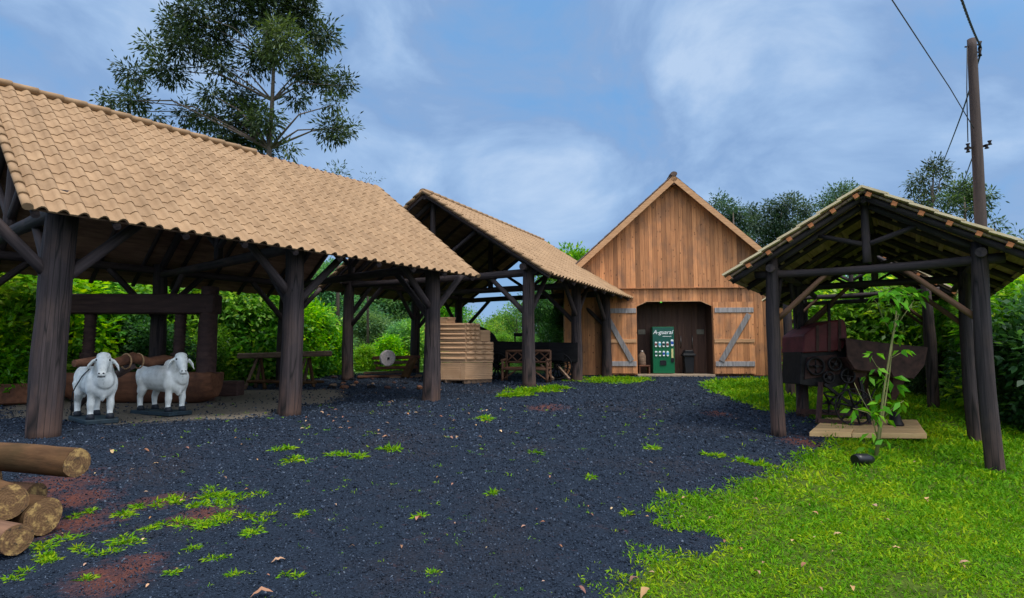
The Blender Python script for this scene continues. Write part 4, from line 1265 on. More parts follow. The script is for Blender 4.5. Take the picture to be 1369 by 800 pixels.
def bench():
    p = gp(704, 511); a = R(18)
    r = thing('rustic_bench', 'brown rustic log bench with lattice sides in front of the wagon', 'bench', (p.x, p.y + .25, p.z), -R(14))
    m = M['bench_wood']; W, D, H = 1.45, .55, .45
    for sx in (-1, 1):
        log('front_leg', (sx * W / 2, -D / 2, -.02), (sx * W / 2, -D / 2, .68), .045, .04, m, r, 9)
        log('rear_leg', (sx * W / 2, D / 2, -.02), (sx * W / 2, D / 2, 1.0), .045, .04, m, r, 9)
        log('arm', (sx * W / 2, -D / 2 - .05, .68), (sx * W / 2, D / 2, .70), .045, .045, m, r, 9)
        log('side_rail', (sx * W / 2, -D / 2, .42), (sx * W / 2, D / 2, .42), .035, .035, m, r, 8)
        log('cross_brace', (sx * W / 2, -D / 2, .08), (sx * W / 2, D / 2, .38), .025, .025, m, r, 7)
        log('cross_brace', (sx * W / 2 + .01, D / 2, .08), (sx * W / 2 + .01, -D / 2, .38), .025, .025, m, r, 7)
        log('lattice_bar', (sx * W / 2, -D / 2, .45), (sx * W / 2, D / 2, .66), .022, .022, m, r, 7)
    q = MB()
    for i in range(5): q.box((0, -D / 2 + .06 + i * .11, .455), (W - .02, .10, .035), None, random.random())
    q.build('seat', M['red_wood'], r, bevel=.006)
    log('front_rail', (-W / 2, -D / 2, .40), (W / 2, -D / 2, .40), .04, .04, m, r, 9)
    log('back_rail', (-W / 2, D / 2, .98), (W / 2, D / 2, .98), .045, .045, m, r, 9)
    log('back_rail', (-W / 2, D / 2, .62), (W / 2, D / 2, .62), .035, .035, m, r, 9)
    for i in range(4):
        x0, x1 = -W / 2 + W * i / 4, -W / 2 + W * (i + 1) / 4
        log('lattice_bar', (x0, D / 2, .64), (x1, D / 2, .96), .022, .022, m, r, 7); log('lattice_bar', (x1, D / 2 + .012, .64), (x0, D / 2 + .012, .96), .022, .022, m, r, 7)
    for s in (-1, 1): log('cross_brace', (s * W / 2, -D / 2, .06), (s * W * .18, -D / 2, .38), .025, .025, m, r, 7)
bench()

# ------------------------------------------------------------------ the log pile in the near left corner
def loose_log(label, p0, p1, r0, r1, m=None):
    c = Vector(p0)
    o = log('log', c, Vector(p1), r0, r1, m or M['log_pale'], None, 18, .06, .01, ends=M['cut_end'])
    tag(o, label, 'log', 'logs of the pile in the near corner')
    return o
def on_axis(px, py, Y, ang, L):
    e = at(px, py, Y); d = Vector((math.cos(ang), math.sin(ang), 0)); return e - d * L, e
e = lambda px, py, Y, ang, L, r, lab, dz=0, m=None: loose_log(lab, on_axis(px, py, Y, ang, L)[0] + Vector((0, 0, dz)), on_axis(px, py, Y, ang, L)[1], r * 1.04, r, m)
e(103, 619, 5.30, R(-14), 2.6, .128, 'thick mossy log lying on top of the pile, its sawn end facing the yard', .03)
e(58, 692, 4.95, R(-24), 1.9, .145, 'short fat log with a split sawn end at the foot of the pile', .05)
e(12, 672, 4.75, R(-30), 1.7, .135, 'log with a cracked dark sawn end in the middle of the pile', .03)
e(48, 662, 5.45, R(-14), 2.0, .10, 'half hidden log with a dark end behind the fat split log', 0, M['log_mid'])
e(22, 722, 4.50, R(-22), 1.5, .11, 'lowest log of the pile, lying half sunk among the weeds', .02, M['log_mid'])
e(-20, 640, 5.6, R(-16), 1.8, .15, 'log under the left end of the topmost log', .02)

# ------------------------------------------------------------------ the machine on planks in the small shed
def platform():
    c = gp(1160, 578)
    r = thing('plank_platform', 'platform of pale planks on the lawn under the rusty machine', 'platform', c)
    A0, A1, B0, B1 = gp(1082, 583), gp(1240, 596), gp(1104, 562), gp(1226, 567)
    zt = max(A0.z, A1.z, B0.z, B1.z) - .02
    def q(u, v): return (A0 * (1 - u) + A1 * u) * (1 - v) + (B0 * (1 - u) + B1 * u) * v
    for i in range(4):
        v0, v1 = i / 4 + .006, (i + 1) / 4 - .006
        cuts = [(0, .36), (.365, 1)] if i % 2 == 0 else [(0, .55), (.555, 1)]
        for u0, u1 in cuts:
            m = MB(); pts = [q(u0, v0), q(u1, v0), q(u1, v1), q(u0, v1)]
            jz = random.uniform(-.008, .008)
            top = [(p.x - c.x, p.y - c.y, max(p.z, zt - .05) - c.z + .06 + jz) for p in pts]
            bot = [(x, y, z - .085) for x, y, z in top]
            m.add(top + bot, [(0, 1, 2, 3), (7, 6, 5, 4), (4, 5, 1, 0), (5, 6, 2, 1), (6, 7, 3, 2), (7, 4, 0, 3)], random.random())
            m.build('plank', M['plank_pale'], r, bevel=.006)
platform()

def machine():
    c = gp(1150, 573); Y = c.y + .45
    r = thing('threshing_machine', 'rusty old threshing machine with dark red drum cover and twin hoppers', 'machine', (c.x, Y, c.z + .06))
    P = lambda px, py, dy=-.45: at(px, py, Y + dy) - Vector(r.location)
    def pr(nm, poly, y0, y1, m, bev=.01):
        q = MB(); q.prism([(P(a, b).x, P(a, b).z) for a, b in poly], y0, y1); q.build(nm, m, r, bevel=bev)
    ru, ir = M['rust'], M['dark_iron']
    pr('drum_cover', [(1079, 472), (1080, 448), (1092, 438), (1112, 430), (1134, 426), (1138, 436), (1139, 452), (1134, 466), (1120, 470)], -.30, .62, M['dark_red'], .02)
    for px in (1096, 1112, 1126): pr('cover_strap', [(px, 470), (px, 435 - (px - 1096) * .28), (px + 4, 434 - (px - 1096) * .28), (px + 4, 470)], -.318, -.302, M['rust'], .002)
    pr('body', [(1077, 515), (1079, 470), (1138, 466), (1148, 488), (1146, 512), (1120, 520)], -.22, .55, ir)
    pr('side_plate', [(1083, 508), (1086, 478), (1126, 474), (1134, 500)], -.25, -.222, ru, .004)
    for i, (px, py, rr) in enumerate(((1096, 490, .16), (1121, 487, .12), (1112, 505, .10), (1137, 503, .13))):
        p = P(px, py); q = MB(); q.ring((p.x, -.30 - .02 * i, p.z), (0, 1, 0), rr, .022, 24, 6, w=.035); o = q.build('pulley', ir, r)
        q = MB(); q.tube([(p.x, -.36, p.z), (p.x, -.2, p.z)], .03, 8); q.build('shaft_end', ir, o)
        for k in range(4):
            t = k * math.pi / 2 + i; s = MB(); s.tube([(p.x, -.30 - .02 * i, p.z), (p.x + rr * math.cos(t), -.30 - .02 * i, p.z + rr * math.sin(t))], .014, 5); s.build('spoke', ir, o)
    # hoppers: open boxes with sloping bottoms
    def hopper(poly, y0, y1):
        pr('hopper_side', poly, y0, y0 + .03, ru, .004); pr('hopper_side', poly, y1 - .03, y1, ru, .004)
        n = len(poly)
        for a, b in zip(poly[1:], poly[2:] + poly[:1]):
            pa, pb = P(*a), P(*b)
            if (a, b) == (poly[-1], poly[0]) and False: continue
            q = MB(); q.beam((pa.x, (y0 + y1) / 2, pa.z), (pb.x, (y0 + y1) / 2, pb.z), y1 - y0 - .062, .025, .5, up=(0, 0, 1)) if abs(pa.x - pb.x) > .02 else q.box(((pa.x + pb.x) / 2, (y0 + y1) / 2, (pa.z + pb.z) / 2), (.025, y1 - y0 - .062, abs(pa.z - pb.z)))
            q.build('hopper_panel', ru, r)
    hopper([(1128, 453), (1130, 478), (1140, 494), (1182, 499), (1186, 488), (1185, 460)][::1], -.52, .30)
    hopper([(1186, 460), (1187, 488), (1194, 504), (1222, 506), (1236, 488), (1240, 465)], -.46, .36)
    for (a, b, t, z0, z1, y) in ((1143, 1163, 1155, 496, 527, -.2), (1199, 1218, 1206, 503, 536, -.15)):
        q = MB(); p0, p1, p2 = P(a, z0), P(b, z0), P(t, z1)
        vs = [(p0.x, y - .2, p0.z), (p1.x, y - .2, p0.z), (p1.x, y + .2, p0.z), (p0.x, y + .2, p0.z), (p2.x - .05, y - .05, p2.z), (p2.x + .05, y - .05, p2.z), (p2.x + .05, y + .05, p2.z), (p2.x - .05, y + .05, p2.z)]
        q.add(vs, [(0, 1, 2, 3), (7, 6, 5, 4), (0, 4, 5, 1), (1, 5, 6, 2), (2, 6, 7, 3), (3, 7, 4, 0)]); q.build('chute', ru, r)
    def bar(a, b, y0, y1, w=.05, m=ir, nm='frame_bar'):
        q = MB(); pa, pb = P(*a), P(*b); q.beam((pa.x, y0, pa.z), (pb.x, y1, pb.z), w, w); q.build(nm, m, r)
    bar((1103, 512), (1095, 566), -.3, -.42, .075, ru, 'leg'); bar((1104, 512), (1099, 560), .45, .5, .075, ru, 'leg')
    bar((1093, 563), (1166, 570), -.42, -.40, .10, ru, 'base_beam'); bar((1100, 556), (1196, 560), .45, .45, .10, ru, 'base_beam')
    bar((1106, 514), (1162, 556), -.34, -.30); bar((1110, 530), (1158, 540), -.3, -.3, .035); bar((1140, 505), (1120, 548), -.36, -.36, .03)
    bar((1152, 505), (1166, 568), -.38, -.38, .05); bar((1236, 490), (1200, 545), -.1, .1, .03); bar((1190, 505), (1196, 560), .3, .4, .06, ru, 'leg')
    bar((1222, 505), (1216, 566), .3, .35, .06, ru, 'leg')
    bar((1170, 520), (1148, 560), -.45, -.5, .02); bar((1125, 520), (1170, 535), -.42, -.42, .025)
    p = P(1138, 556); spoked('wheel', (p.x, -.56, .345), (.12, 1, 0), .35, ir, r, 6, .016, .02, .045)
    p = P(1118, 548); spoked('wheel', (p.x, -.22, .40), (0, 1, 0), .22, ir, r, 5, .014, .02, .04)
    p = P(1196, 576); q = MB(); q.tube([(p.x, -.5, .0), (p.x, -.5, .03), (p.x, -.5, .06), (p.x - .02, -.5, .24)], [.135, .135, .11, .075], 14); q.build('foot_cone', ir, r)
    bar((1132, 398), (1133, 430), .2, .2, .045, ir, 'exhaust_rod'); bar((1093, 414), (1093, 440), .3, .3, .05, ir, 'exhaust_rod')
machine()

# ------------------------------------------------------------------ foliage
def leaf_mesh(name, P, D, size, asp, tone, curl=.12, nrm=None):
    """one folded kite per leaf: P base points, D directions"""
    n = len(P)
    D = D / np.linalg.norm(D, axis=1, keepdims=True)
    N = RNG.normal(size=(n, 3)) * .55 + np.array([0, 0, .8]) if nrm is None else nrm
    S_ = np.cross(D, N); S_ /= np.linalg.norm(S_, axis=1, keepdims=True) + 1e-9
    U = np.cross(S_, D)
    Ln = size * RNG.uniform(.65, 1.25, (n, 1)); Wd = Ln * asp * RNG.uniform(.8, 1.2, (n, 1))
    mid = P + D * Ln * .45
    V = np.stack([P, mid + S_ * Wd / 2 + U * Wd * .12, P + D * Ln - U * Ln * curl, mid - S_ * Wd / 2 + U * Wd * .12], 1).reshape(-1, 3)
    i = np.arange(n) * 4
    Fq = np.stack([i, i + 1, i + 2, i + 3], -1)
    return V, Fq, np.repeat(np.clip(tone, 0, 1), 4)

def blob_leaves(blobs, per_vol, twig, m, size, asp, droop=0., shell=.45, flat=1., minn=6):
    Ps, Ds, Ts = [], [], []
    for (cx, cy, cz, rx, ry, rz) in blobs:
        nt = max(minn, int(per_vol * (rx * ry * rz) ** (2 / 3)))
        d = RNG.normal(size=(nt, 3)); d /= np.linalg.norm(d, axis=1, keepdims=True)
        rad = RNG.uniform(shell ** 3, 1, (nt, 1)) ** (1 / 3) * RNG.uniform(.8, 1.12, (nt, 1))
        C = np.array([cx, cy, cz]) + d * rad * np.array([rx, ry, rz])
        ct = RNG.normal(.45, .17, nt) + .12 * RNG.normal()
        C = np.repeat(C, m, 0); dd = np.repeat(d, m, 0)
        off = RNG.normal(size=C.shape) * twig * np.array([1, 1, flat])
        Ps.append(C + off)
        D = off / twig * .7 + dd * .6 + RNG.normal(size=C.shape) * .5; D[:, 2] -= droop
        Ds.append(D); Ts.append(np.repeat(ct, m) + RNG.normal(0, .14, len(C)))
    return np.concatenate(Ps), np.concatenate(Ds), np.concatenate(Ts)

def rblobs(n, w, h, base=.0, seed=0, top_taper=.5):
    g = np.random.default_rng(seed); out = []
    for i in range(n):
        z = base + (h - base) * (i + .5) / n + g.normal(0, .05 * h); k = 1 - top_taper * ((z - base) / (h - base)) ** 2
        a = g.uniform(0, 6.28); rr = g.uniform(.15, .75) * w / 2 * k
        s = w * g.uniform(.20, .34) * (.6 + .4 * k)
        out.append((rr * math.cos(a), rr * math.sin(a), min(z, h - s * .6), s, s, s * g.uniform(.65, .95)))
    return out

def limbs(trunk_pts, trunk_r, ends, m, name, parent, twigr=.02, seg=8):
    b = MB(); b.tube(trunk_pts, trunk_r, seg)
    T = [Vector(p) for p in trunk_pts]
    for e_ in ends:
        e_ = Vector(e_)
        best = min(range(len(T)), key=lambda k: (T[k] - e_).length + (3 if T[k].z > e_.z - .2 else 0))
        s0 = T[best]; r0 = trunk_r[best] * .55
        md = s0.lerp(e_, .5) + Vector((random.uniform(-.1, .1), random.uniform(-.1, .1), .12)) * (e_ - s0).length
        b.tube([s0, s0.lerp(md, .5) + Vector((0, 0, .02)), md, e_], [r0, r0 * .75, r0 * .5, twigr], 6)
    return b.build(name, m, parent)

def plant(name, label, cat, group, blobs, dens, twig, m, size, asp, mat_, trunk=None, droop=.1, bark=None, shell=.45, loc=(0, 0, 0)):
    r = thing(name, label, cat, loc, 0, group)
    V, Fq, T = leaf_mesh('crown', *(lambda a: (a[0], a[1]))(blob := blob_leaves(blobs, dens, twig, m, size, asp, droop, shell)), size, asp, blob[2])
    link('crown' if trunk else 'foliage', mesh_np('foliage', V, Fq, False, {'tone': T}), mat_, r)
    if trunk:
        limbs(trunk[0], trunk[1], [(b[0], b[1], b[2]) for b in blobs], bark or M['bark_euc'], 'trunk', r)
    else:
        b = MB()
        for k in blobs[:9]:
            b.tube([(k[0] * .1, k[1] * .1, -.1), (k[0] * .5, k[1] * .5, k[2] * .55), (k[0], k[1], k[2])], [.04, .03, .012], 5)
        b.build('stems', M['bark_euc'], r)
    return r

# prototypes, each 1 unit of its own height noted
PROTO = {}
def proto(key, h, *a, **k):
    r = plant(*a, **k); r['proto_height'] = h; PROTO[key] = [r, h, True]
def put(key, px, ytop, Y, wide=1., label=None, group=None, dx=0):
    r, h, first = PROTO[key]
    if first: o = r; PROTO[key][2] = False
    else: o = copy_tree(r)
    x = xat(px, Y) + dx; g = gz(x, Y) - 3.0 * min(1, max(0, (math.hypot(x, Y - 10) - 40) / 60))
    s = max(.3, (at(px, ytop, Y).z - g) / h)
    o.location = (x, Y, g - .05); o.scale = (s * wide, s * wide, s); o.rotation_euler = (0, 0, random.uniform(0, 6.28))
    if label: o['label'] = label
    if group: o['group'] = group
    return o

SH = 'broad leaved shrubs behind the sheds'
proto('bA', 3.0, 'shrub', 'bright green broad leaved shrub behind the long shed', 'shrub', SH, rblobs(15, 2.6, 3.0, .1, 1), 150, .17, 9, .20, .50, L_BRIGHT)
proto('bB', 3.0, 'shrub', 'bright green broad leaved shrub behind the long shed', 'shrub', SH, rblobs(14, 2.4, 3.0, .1, 2), 130, .17, 9, .24, .42, L_BRIGHT)
proto('bC', 3.0, 'shrub', 'mid green leafy shrub behind the long shed', 'shrub', SH, rblobs(15, 2.6, 3.0, .1, 3), 150, .16, 10, .17, .48, L_MID)
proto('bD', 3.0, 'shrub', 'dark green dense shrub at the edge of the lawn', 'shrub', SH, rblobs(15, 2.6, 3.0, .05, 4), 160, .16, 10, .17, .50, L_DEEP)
proto('tM', 6.0, 'tree', 'mid green bushy tree beyond the yard', 'tree', 'trees beyond the yard', rblobs(17, 4.6, 6.0, 1.0, 5), 90, .26, 10, .26, .5, L_MID, trunk=([(0, 0, -.2), (.1, 0, 1.5), (0, .1, 3), (.05, 0, 4.6)], [.16, .13, .10, .05]))
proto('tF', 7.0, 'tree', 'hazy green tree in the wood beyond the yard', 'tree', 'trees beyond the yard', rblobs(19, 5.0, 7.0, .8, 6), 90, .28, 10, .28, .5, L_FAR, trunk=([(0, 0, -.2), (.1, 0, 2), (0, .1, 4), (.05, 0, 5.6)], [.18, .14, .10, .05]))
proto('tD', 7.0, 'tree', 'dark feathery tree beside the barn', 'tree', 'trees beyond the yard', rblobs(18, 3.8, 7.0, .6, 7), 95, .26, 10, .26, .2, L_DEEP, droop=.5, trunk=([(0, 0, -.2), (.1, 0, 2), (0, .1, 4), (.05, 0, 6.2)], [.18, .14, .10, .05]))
proto('tS', 6.0, 'tree', 'slender pale green tree with open crown beyond the middle shed', 'tree', 'trees beyond the yard', rblobs(14, 3.6, 6.0, 1.6, 8), 42, .30, 9, .22, .42, L_BRIGHT, trunk=([(0, 0, -.2), (.1, 0, 1.5), (0, .1, 3), (.05, 0, 5)], [.12, .10, .08, .03]), shell=.3)
proto('tY', 4.0, 'tree', 'bright young tree beyond the board pile', 'tree', 'trees beyond the yard', rblobs(15, 3.0, 4.0, .6, 9), 110, .22, 9, .26, .5, L_BRIGHT, trunk=([(0, 0, -.2), (.1, 0, 1), (0, .1, 2), (.05, 0, 3)], [.09, .08, .06, .03]))

la = 'bright green broad leaved shrub in the thicket behind the long shed'
lb = 'mid green shrub in the thicket behind the long shed'
for key, px, yt, Y, w, lab in (('bA', -60, 350, 14.5, 1.2, la), ('bC', -10, 345, 16, 1.3, lb), ('bB', 30, 368, 15.2, 1.0, la), ('bA', 70, 360, 17, 1.2, la), ('bC', 115, 372, 18, 1.2, lb), ('bC', 160, 376, 18.6, 1.2, lb),
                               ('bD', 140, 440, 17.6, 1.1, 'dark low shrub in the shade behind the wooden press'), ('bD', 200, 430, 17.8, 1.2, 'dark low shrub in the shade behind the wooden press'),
                               ('bA', 205, 372, 19.6, 1.1, la), ('bB', 250, 375, 20, 1.1, la), ('bA', 300, 380, 20.4, 1.1, la), ('bC', 335, 376, 21, 1.2, lb), ('bB', 360, 392, 21.3, 1.1, la), ('bA', 395, 405, 21.8, .9, la),
                               ('bB', 425, 415, 22.6, .9, la), ('bA', 445, 440, 23, .8, la), ('bC', 330, 455, 20.4, 1.0, lb), ('bC', 25, 440, 14.6, 1.0, lb), ('bB', -30, 420, 13.6, 1.0, la), ('bC', 280, 440, 19.2, .9, lb), ('bB', 90, 460, 16.6, .8, la)):
    put(key, px, yt, Y, w, lab, 'shrubs of the thicket behind the long shed')
lc = 'hazy green tree in the wood beyond the yard'
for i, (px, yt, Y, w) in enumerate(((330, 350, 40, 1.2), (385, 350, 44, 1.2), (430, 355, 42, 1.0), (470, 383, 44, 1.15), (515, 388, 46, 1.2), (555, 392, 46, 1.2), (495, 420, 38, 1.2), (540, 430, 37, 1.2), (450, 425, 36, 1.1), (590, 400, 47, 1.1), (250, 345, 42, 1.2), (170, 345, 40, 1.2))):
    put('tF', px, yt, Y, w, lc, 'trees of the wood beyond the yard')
ld = 'bright young tree in front of the wood, beyond the board pile'
for px, yt, Y, w in ((455, 455, 27, 1.1), (520, 450, 29, 1.2), (553, 432, 30, 1.0), (488, 462, 28, 1.2), (575, 440, 31, 1.0)):
    put('tY', px, yt, Y, w, ld, 'bright young trees beyond the board pile')
le = 'leafy tree seen through the middle shed above the wagon'
for px, yt, Y, w in ((600, 408, 36, 1.0), (632, 418, 37, 1.1), (665, 430, 38, 1.1), (690, 402, 36, 1.0), (672, 424, 42, 1.2), (640, 440, 34, 1.0)):
    put('tS' if px in (632, 690, 665) else 'tM', px, yt, Y, w, le, 'trees seen through the middle shed')
put('tD', 722, 378, 33, 1.05, 'dark feathery tree just left of the barn', None)
put('tD', 745, 392, 35, .9, 'second dark feathery tree, half hidden by the corner of the barn', None)
put('tM', 768, 340, 44, 1.0, 'round tree top showing between the middle shed roof and the barn gable')
put('tM', 640, 462, 30, 1.2, le, 'trees seen through the middle shed'); put('tM', 705, 470, 29, 1.1, le, 'trees seen through the middle shed'); put('tM', 670, 468, 30.5, 1.2, le, 'trees seen through the middle shed')
lf = 'bright green shrub behind the threshing machine'
for key, px, yt, Y, w, lab in (('bB', 1095, 395, 22, 1.0, lf), ('bA', 1130, 388, 21, 1.1, lf), ('bB', 1165, 385, 20, 1.1, lf), ('bA', 1205, 392, 19.5, 1.1, lf), ('bC', 1235, 378, 19, 1.1, lf), ('bA', 1275, 380, 18, 1.1, lf), ('bC', 1105, 440, 20, .9, lf),
                               ('bC', 1150, 380, 25, 1.2, lf), ('bC', 1200, 372, 25, 1.2, lf), ('bA', 1310, 385, 16.5, 1.0, lf), ('bC', 1180, 455, 18.5, .9, lf), ('bD', 1240, 462, 17, .8, lf)):
    put(key, px, yt, Y, w, lab, 'shrubs behind the threshing machine')
lg = 'leafy shrub at the right edge of the lawn'
for key, px, yt, Y, w in (('bC', 1352, 388, 14.5, 1.0), ('bA', 1400, 372, 13.0, 1.1), ('bC', 1385, 352, 15.5, 1.2), ('bD', 1300, 455, 15.0, .8), ('bD', 1372, 430, 12.4, 1.0), ('bD', 1440, 390, 11.5, 1.1), ('bC', 1345, 372, 17.5, 1.1), ('bD', 1330, 440, 15.6, .9)):
    put(key, px, yt, Y, w, lg, 'shrubs at the right edge of the lawn')
lh = 'mid green tree behind the shrubs on the right'
for px, yt, Y, w in ((1090, 372, 34, 1.2), (1180, 360, 33, 1.2), (1260, 358, 30, 1.2), (1350, 345, 26, 1.2), (1430, 330, 24, 1.2)):
    put('tM', px, yt, Y, w, lh, 'trees behind the shrubs on the right')

# gum trees: crowns built from clumps at their measured places
def gum(label, clumps, Y, trunk_px, mat_, dens, twig, m, size, dspread, group=None, asp=.22, shell=.2, trad=.30, kr=.95):
    base_px = trunk_px[0]
    x = xat(base_px[0], Y); g = gz(x, Y) - 3.0 * min(1, max(0, (math.hypot(x, Y - 10) - 40) / 60)) - .1
    r = thing('gum_tree', label, 'tree', (x, Y, g), 0, group)
    loc = Vector(r.location); bl = []
    for (px, py, pr) in clumps:
        dy = random.uniform(-1, 1) * dspread
        p = at(px, py, Y + dy) - loc; s = pr * (Y + dy) / F * kr
        bl.append((p.x, p.y, p.z, s, s * 1.05, s * .85))
    P, D, T = blob_leaves(bl, dens, twig, m, size, asp, .45, shell)
    V, Fq, T = leaf_mesh('crown', P, D, size, asp, T, .05)
    link('crown', mesh_np('crown', V, Fq, False, {'tone': T}), mat_, r)
    tp = [Vector((0, 0, 0))] + [at(px, py, Y) - loc for px, py in trunk_px[1:]]
    n = len(tp); rad = [trad * (1 - .82 * i / (n - 1)) for i in range(n)]
    limbs(tp, rad, [(b[0], b[1], b[2]) for b in bl], M['bark_euc'], 'trunk', r, .03 * trad / .3)
    return r
BIG = [(258, 17, 26), (235, 34, 24), (203, 63, 13), (246, 63, 28), (226, 95, 25), (177, 98, 19), (146, 135, 11), (177, 135, 20), (281, 52, 30), (292, 86, 20), (315, 17, 33), (364, 17, 38), (402, 23, 32), (430, 52, 25),
       (373, 57, 38), (344, 80, 26), (407, 92, 28), (436, 109, 22), (459, 115, 17), (396, 132, 15), (442, 172, 22), (464, 170, 13), (281, 126, 19), (249, 155, 16), (281, 161, 21), (321, 129, 21), (330, 155, 28), (356, 161, 24), (321, 187, 25),
       (350, 195, 21), (298, 178, 17), (206, 155, 12), (330, -22, 40), (395, -18, 36), (280, -14, 26), (345, -60, 36), (385, 200, 10), (448, 140, 12), (160, 150, 10)]
gum('tall dark gum tree towering behind the long shed', BIG, 31, [(352, 480), (354, 300), (360, 200), (364, 135), (366, 85), (352, 25), (345, -40)], L_EUC, 74, .24, 17, .31, 1.6, asp=.30, trad=.19, shell=.0, kr=.86)
gum('small tree top just above the ridge of the long shed', [(445, 232, 7), (456, 230, 6), (450, 240, 9)], 30, [(452, 480), (452, 300), (452, 240)], L_EUC, 30, .22, 9, .26, .5, trad=.12)
gum('bare thin tree top near the right end of the long roof', [(488, 241, 4), (496, 238, 4), (494, 246, 5)], 32, [(492, 480), (492, 300), (493, 245)], L_EUC, 14, .22, 4, .20, .5, trad=.08)
GG = 'gum trees on the skyline behind the barn'
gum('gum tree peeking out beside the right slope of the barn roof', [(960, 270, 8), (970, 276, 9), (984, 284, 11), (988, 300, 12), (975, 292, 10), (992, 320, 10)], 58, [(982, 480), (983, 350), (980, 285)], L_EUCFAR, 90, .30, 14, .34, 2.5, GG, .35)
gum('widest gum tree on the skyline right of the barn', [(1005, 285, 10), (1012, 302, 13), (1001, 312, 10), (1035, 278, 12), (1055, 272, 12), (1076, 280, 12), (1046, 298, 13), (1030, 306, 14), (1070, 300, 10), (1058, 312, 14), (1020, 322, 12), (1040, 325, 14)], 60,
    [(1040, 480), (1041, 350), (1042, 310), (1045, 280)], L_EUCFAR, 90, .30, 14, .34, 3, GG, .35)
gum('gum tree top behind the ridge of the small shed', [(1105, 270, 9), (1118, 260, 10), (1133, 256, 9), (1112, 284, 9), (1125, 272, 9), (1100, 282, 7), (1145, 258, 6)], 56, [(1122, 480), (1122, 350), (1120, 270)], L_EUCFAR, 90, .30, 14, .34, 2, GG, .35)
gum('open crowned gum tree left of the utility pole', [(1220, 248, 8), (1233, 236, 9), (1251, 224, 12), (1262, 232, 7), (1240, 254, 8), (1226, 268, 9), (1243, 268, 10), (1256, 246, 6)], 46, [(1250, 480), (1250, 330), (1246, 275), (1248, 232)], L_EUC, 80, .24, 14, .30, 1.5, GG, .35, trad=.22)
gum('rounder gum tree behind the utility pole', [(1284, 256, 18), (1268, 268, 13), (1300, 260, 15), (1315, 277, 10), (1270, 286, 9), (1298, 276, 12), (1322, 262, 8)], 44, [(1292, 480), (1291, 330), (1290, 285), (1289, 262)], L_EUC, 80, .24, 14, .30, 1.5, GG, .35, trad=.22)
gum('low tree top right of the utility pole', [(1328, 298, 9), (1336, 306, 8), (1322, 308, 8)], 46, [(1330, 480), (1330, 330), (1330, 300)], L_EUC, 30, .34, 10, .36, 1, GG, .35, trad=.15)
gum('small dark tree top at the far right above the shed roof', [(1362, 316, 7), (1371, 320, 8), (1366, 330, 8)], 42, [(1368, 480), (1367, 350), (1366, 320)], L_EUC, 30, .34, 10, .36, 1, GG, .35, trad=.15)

# ------------------------------------------------------------------ sapling in front of the machine
def sapling():
    b = gp(1170, 613); Y = b.y
    r = thing('sapling', 'young leafy sapling with thin stems in front of the machine', 'sapling', b)
    P = lambda px, py, dy=0: at(px, py, Y + dy) - b
    paths = [([(1170, 614), (1176, 570), (1182, 520), (1190, 470), (1197, 430), (1200, 400)], .020), ([(1172, 614), (1180, 560), (1189, 500), (1194, 450), (1203, 415)], .014), ([(1174, 590), (1165, 555), (1150, 530), (1142, 512)], .008),
             ([(1175, 575), (1168, 545), (1160, 520)], .007), ([(1178, 570), (1160, 552), (1140, 546)], .007), ([(1180, 560), (1195, 545), (1208, 536)], .007), ([(1196, 440), (1206, 425), (1222, 402)], .007), ([(1195, 450), (1180, 425), (1172, 405), (1166, 398)], .007),
             ([(1187, 500), (1172, 490), (1165, 478)], .006), ([(1190, 480), (1204, 472)], .006)]
    for k, (pp, rr) in enumerate(paths):
        dy = random.uniform(-.12, .12)
        m = MB(); m.tube([P(a, c, dy * i / len(pp)) for i, (a, c) in enumerate(pp)], [rr * (1 - .6 * i / len(pp)) for i in range(len(pp))], 7); m.build('stem', M['stem_green'], r)
    cl = [(1196, 388, 30, 16), (1212, 392, 26, 13), (1182, 392, 20, 11), (1226, 398, 12, 4), (1199, 402, 22, 6), (1169, 472, 10, 6), (1172, 493, 10, 5), (1202, 448, 10, 6), (1194, 427, 10, 6), (1180, 524, 8, 4), (1206, 536, 12, 6), (1142, 547, 9, 5), (1170, 553, 14, 7), (1184, 560, 10, 5),
          (1184, 587, 9, 5), (1161, 503, 8, 4), (1205, 468, 10, 5), (1188, 506, 12, 6), (1166, 578, 8, 3), (1176, 540, 14, 6), (1195, 515, 8, 4), (1160, 598, 6, 3), (1240, 388, 8, 3), (1190, 410, 12, 4)]
    PP, DD = [], []
    for px, py, rp, n in cl:
        c = P(px, py, random.uniform(-.2, .2)); s = rp * Y / F
        for k in range(n):
            d = Vector((random.gauss(0, 1), random.gauss(0, 1), random.gauss(-.25, .4))).normalized()
            PP.append(c + d * s * random.uniform(.1, .6)); DD.append(d + Vector((0, 0, -.3)))
    PP = np.array([tuple(p) for p in PP]); DD = np.array([tuple(p) for p in DD])
    V, Fq, T = leaf_mesh('leaves', PP, DD, .17, .42, RNG.normal(.5, .2, len(PP)), .22)
    link('leaves', mesh_np('leaves', V, Fq, False, {'tone': T}), L_SAP, r)
    c = gp(1153, 622)
    p = thing('nursery_bag', 'black nursery bag lying on its side at the foot of the sapling', 'plant bag', c)
    m = MB(); m.tube([(-.13, -.05, .08), (-.06, -.03, .085), (.08, .02, .075), (.15, .05, .07)], [.075, .085, .082, .06], 12, squash=.9); m.build('bag', M['black'], p)
sapling()

